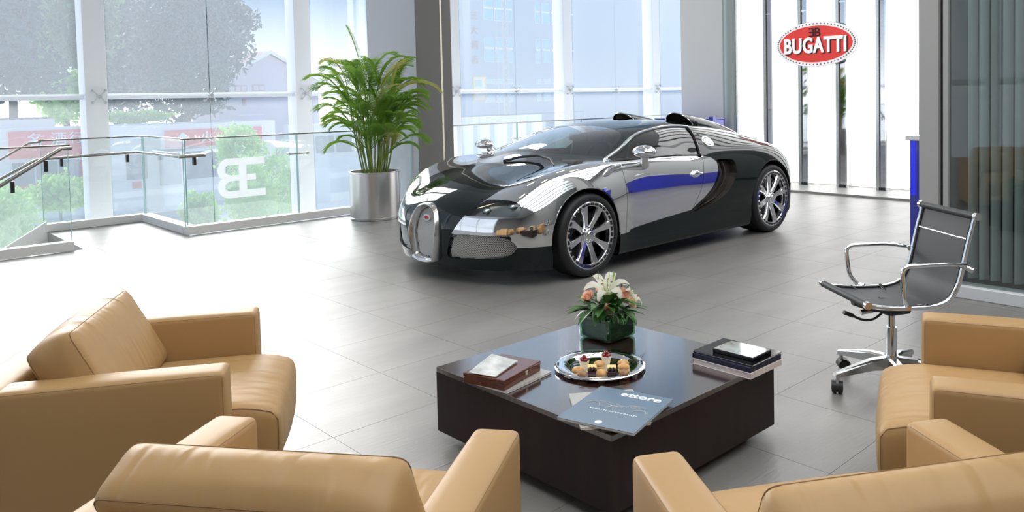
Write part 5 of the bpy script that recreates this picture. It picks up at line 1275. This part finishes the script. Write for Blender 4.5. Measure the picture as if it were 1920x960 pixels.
span('roof_support', (0,-.2,0), (5,3.8,8.0), MT['render_w'], CRF)
# gabled house
kh = 100/34.0
def hp(x, z): return (x*kh, 1.46+(z-1.46)*kh)
HS = empty('gabled_house', (12.6*kh, 100, SZ), 0, 'pale lilac house with red tiled gable roof behind the shops', 'house')
X0 = 12.6*kh
gp_ = [hp(12.75,1.2), hp(17.2,1.2), hp(17.2,2.35), hp(14.98,3.50), hp(12.75,2.35)]; gp_[0] = (gp_[0][0], SZ); gp_[1] = (gp_[1][0], SZ)
V = [(x-X0, 0, z-SZ) for x, z in gp_]+[(x-X0, 9, z-SZ) for x, z in gp_]; mesh('wall', V, [(0,1,2,3,4),(9,8,7,6,5),(0,5,6,1),(1,6,7,2),(4,9,5,0)], MT['house_wall'], HS)
for (a, b) in ((hp(12.55,2.25), hp(14.98,3.56)), (hp(17.4,2.25), hp(14.98,3.56))):
    A_2 = Vector((a[0]-X0, -.5, a[1]-SZ)); B_2 = Vector((b[0]-X0, -.5, b[1]-SZ)); t = Vector((0,0,.35)); e = Vector((0,9.8,0))
    mesh('roof', [A_2, B_2, B_2+t, A_2+t, A_2+e, B_2+e, B_2+t+e, A_2+t+e], [(0,1,2,3),(4,7,6,5),(3,2,6,7),(0,4,5,1),(0,3,7,4),(1,5,6,2)], MT['roof_tile'], HS)
    mesh('bargeboard', [A_2+Vector((0,-.1,-.1)), B_2+Vector((0,-.1,-.1)), B_2+Vector((0,-.1,.38)), A_2+Vector((0,-.1,.38)), A_2, B_2, B_2+t, A_2+t], [(0,1,2,3),(4,7,6,5),(0,4,5,1),(3,2,6,7),(0,3,7,4)], MT['render_w'], HS)
for (a, b, c, d) in ((13.45,13.95,1.90,2.18),(14.2,14.73,1.92,2.2),(13.75,13.9,1.30,1.6)):
    (xa, za), (xb, zb_) = hp(a, c), hp(b, d); f = span('window', (xa-X0, -.08, za-SZ), (xb-X0, .05, zb_-SZ), MT['roof_tile'], HS); w_ = (xb-xa)
    for q in range(2): span('pane', (xa-X0+.12+q*(w_/2-.05), -.12, za-SZ+.12), (xa-X0+w_/2-.05+q*(w_/2-.05), -.07, zb_-SZ-.12), MT['house_wall'], f)
# hotel block with blue windows, right of the column
kb = 140/40.0; MT['hotel_wall'] = mat('hotel_wall', (0.40,0.50,0.60), .8)
def bp_(x, z): return (x*kb, 1.46+(z-1.46)*kb)
HB = empty('hotel_block', (104, 140, SZ), 0, 'pale hotel block with rows of light blue windows seen right of the column', 'building'); span('wall', (0, 0, 0), (78, 8, 40), MT['hotel_wall'], HB)
for (z0_, z1_) in ((6.35,7.75),(3.70,5.30),(2.30,2.62),(1.12,1.86)):
    for (x0_, x1_) in ((31.55,32.3),(32.4,33.15),(33.35,33.85),(35.9,36.3),(36.5,37.2),(37.35,37.9),(38.1,38.8),(39.3,39.45)):
        (xa, za), (xb, zc) = bp_(x0_, z0_), bp_(x1_, z1_); f = span('window', (xa-104, -.25, za-SZ), (xb-104, .05, zc-SZ), MT['render_w'], HB)
        hh = zc-za; 
        for (a, b) in (((0, .52), (.58, 1)) if hh > 2 else ((0, 1),)): span('pane', (xa-104+.08, -.32, za-SZ+hh*a+.06), (xb-104-.08, -.24, za-SZ+hh*b-.06), MT['sky_glass'], f)
for i, ch in enumerate('三大酒店'):
    x, z = bp_(30.75, 6.55-i*.92); ME = text_mesh(ch, 2.0, .05, .02); ME.materials.clear(); ME.materials.append(MT['roof_tile']); ME.transform(Matrix.Translation((x-104, -.3, z-SZ)) @ Matrix.Rotation(pi/2, 4, 'X')); link(bpy.data.objects.new('lettering', ME), HB)
x, z = bp_(30.6, 2.3); MT['yellow_sign'] = mat('yellow_sign', (0.85,0.70,0.25), .6)
YS = span('yellow_frame', (x-104, -.4, z-SZ-3.5), (x-104+3.4, -.1, z-SZ+1.6), MT['yellow_sign'], HB); span('yellow_frame_field', (x-104+.4, -.5, z-SZ-3.1), (x-104+2.8, -.38, z-SZ+1.2), MT['render_w'], HB); span('yellow_frame_window', (x-104+.3, -.55, z-SZ-.6), (x-104+2.0, -.45, z-SZ+.9), MT['sky_glass'], HB)
# lattice mast in front of the hotel
x, z = 33.05*130/40, 0; LM = empty('lattice_mast', (x, 130, SZ), 0, 'slender lattice crane mast standing in front of the hotel block', 'mast'); MT['mast'] = mat('mast', (0.62,0.56,0.54), .6); V = []; F = []
for (a, b) in ((0,0),(1.6,0),(0,1.6),(1.6,1.6)): tube_data([(a, b, 0), (a, b, 36)], .09, 4, V=V, F=F)
for q in range(22):
    for (a, b) in (((0,0),(1.6,0)),((1.6,0),(1.6,1.6))): tube_data([(a[0],a[1],q*1.6), (b[0],b[1],q*1.6+1.6)], .05, 4, V=V, F=F); tube_data([(b[0],b[1],q*1.6), (a[0],a[1],q*1.6+1.6)], .05, 4, V=V, F=F)
mesh('mast_frame', V, F, MT['mast'], LM)
# low buildings behind the middle window post
LB = facade('low_building', 'low white building with grey window band behind the palm', 30.5, 60.0, 66, SZ, -.6, MT['render_w'])
for i in range(3): onw(LB, 'window', 33.0+1.95*i, 34.7+1.95*i, -3.2, -1.7, MT['ext_glass'], .08)
# vehicles
def vehicle(name, label, x, Y, rz, L, Hh, Wd, m, van=True):
    C_ = empty(name, (x, Y, SZ), rz, label, 'van' if van else 'car'); prof_ = ([(-L/2,.35),(-L/2,Hh*.55),(-L/2+.15,Hh*.95),(L/2-1.3,Hh),(L/2-.75,Hh*.62),(L/2-.05,Hh*.5),(L/2,.35)] if van else [(-L/2,.3),(-L/2,Hh*.55),(-L/2+.5,Hh*.62),(-L/2+1.2,Hh),(.5,Hh),(1.1,Hh*.62),(L/2-.1,Hh*.5),(L/2,.3)])
    n_ = len(prof_); V = [(a, -Wd/2, b) for a, b in prof_]+[(a, Wd/2, b) for a, b in prof_]; mesh('body', V, [tuple(range(n_)), tuple(range(n_, 2*n_))[::-1]]+[(i, n_+i, n_+(i+1) % n_, (i+1) % n_) for i in range(n_)], m, C_)
    for s in (1, -1): span('side_window', (-L/2+.5 if van else -.9, s*Wd/2-.02, Hh*.6), (L/2-1.45 if van else .55, s*Wd/2+.02, Hh*.9), MT['ext_glass'], C_)
    for a in (-L/2+.8, L/2-.8):
        for s in (1, -1): lathe('wheel', [(.0005,-.1),(.32,-.1),(.32,.1),(.0005,.1)], MT['tyre'], C_, 18, c=(a, s*(Wd/2-.08), .32), axis='Y')
vehicle('van', 'white van parked in the street at far left', 10.4, 68, .05, 4.8, 2.2, 1.8, MT['render_w']); vehicle('car', 'pale car in the street between railing and steel planter', 41.5, 78, .1, 4.2, 1.4, 1.75, MT['render_w'], False)
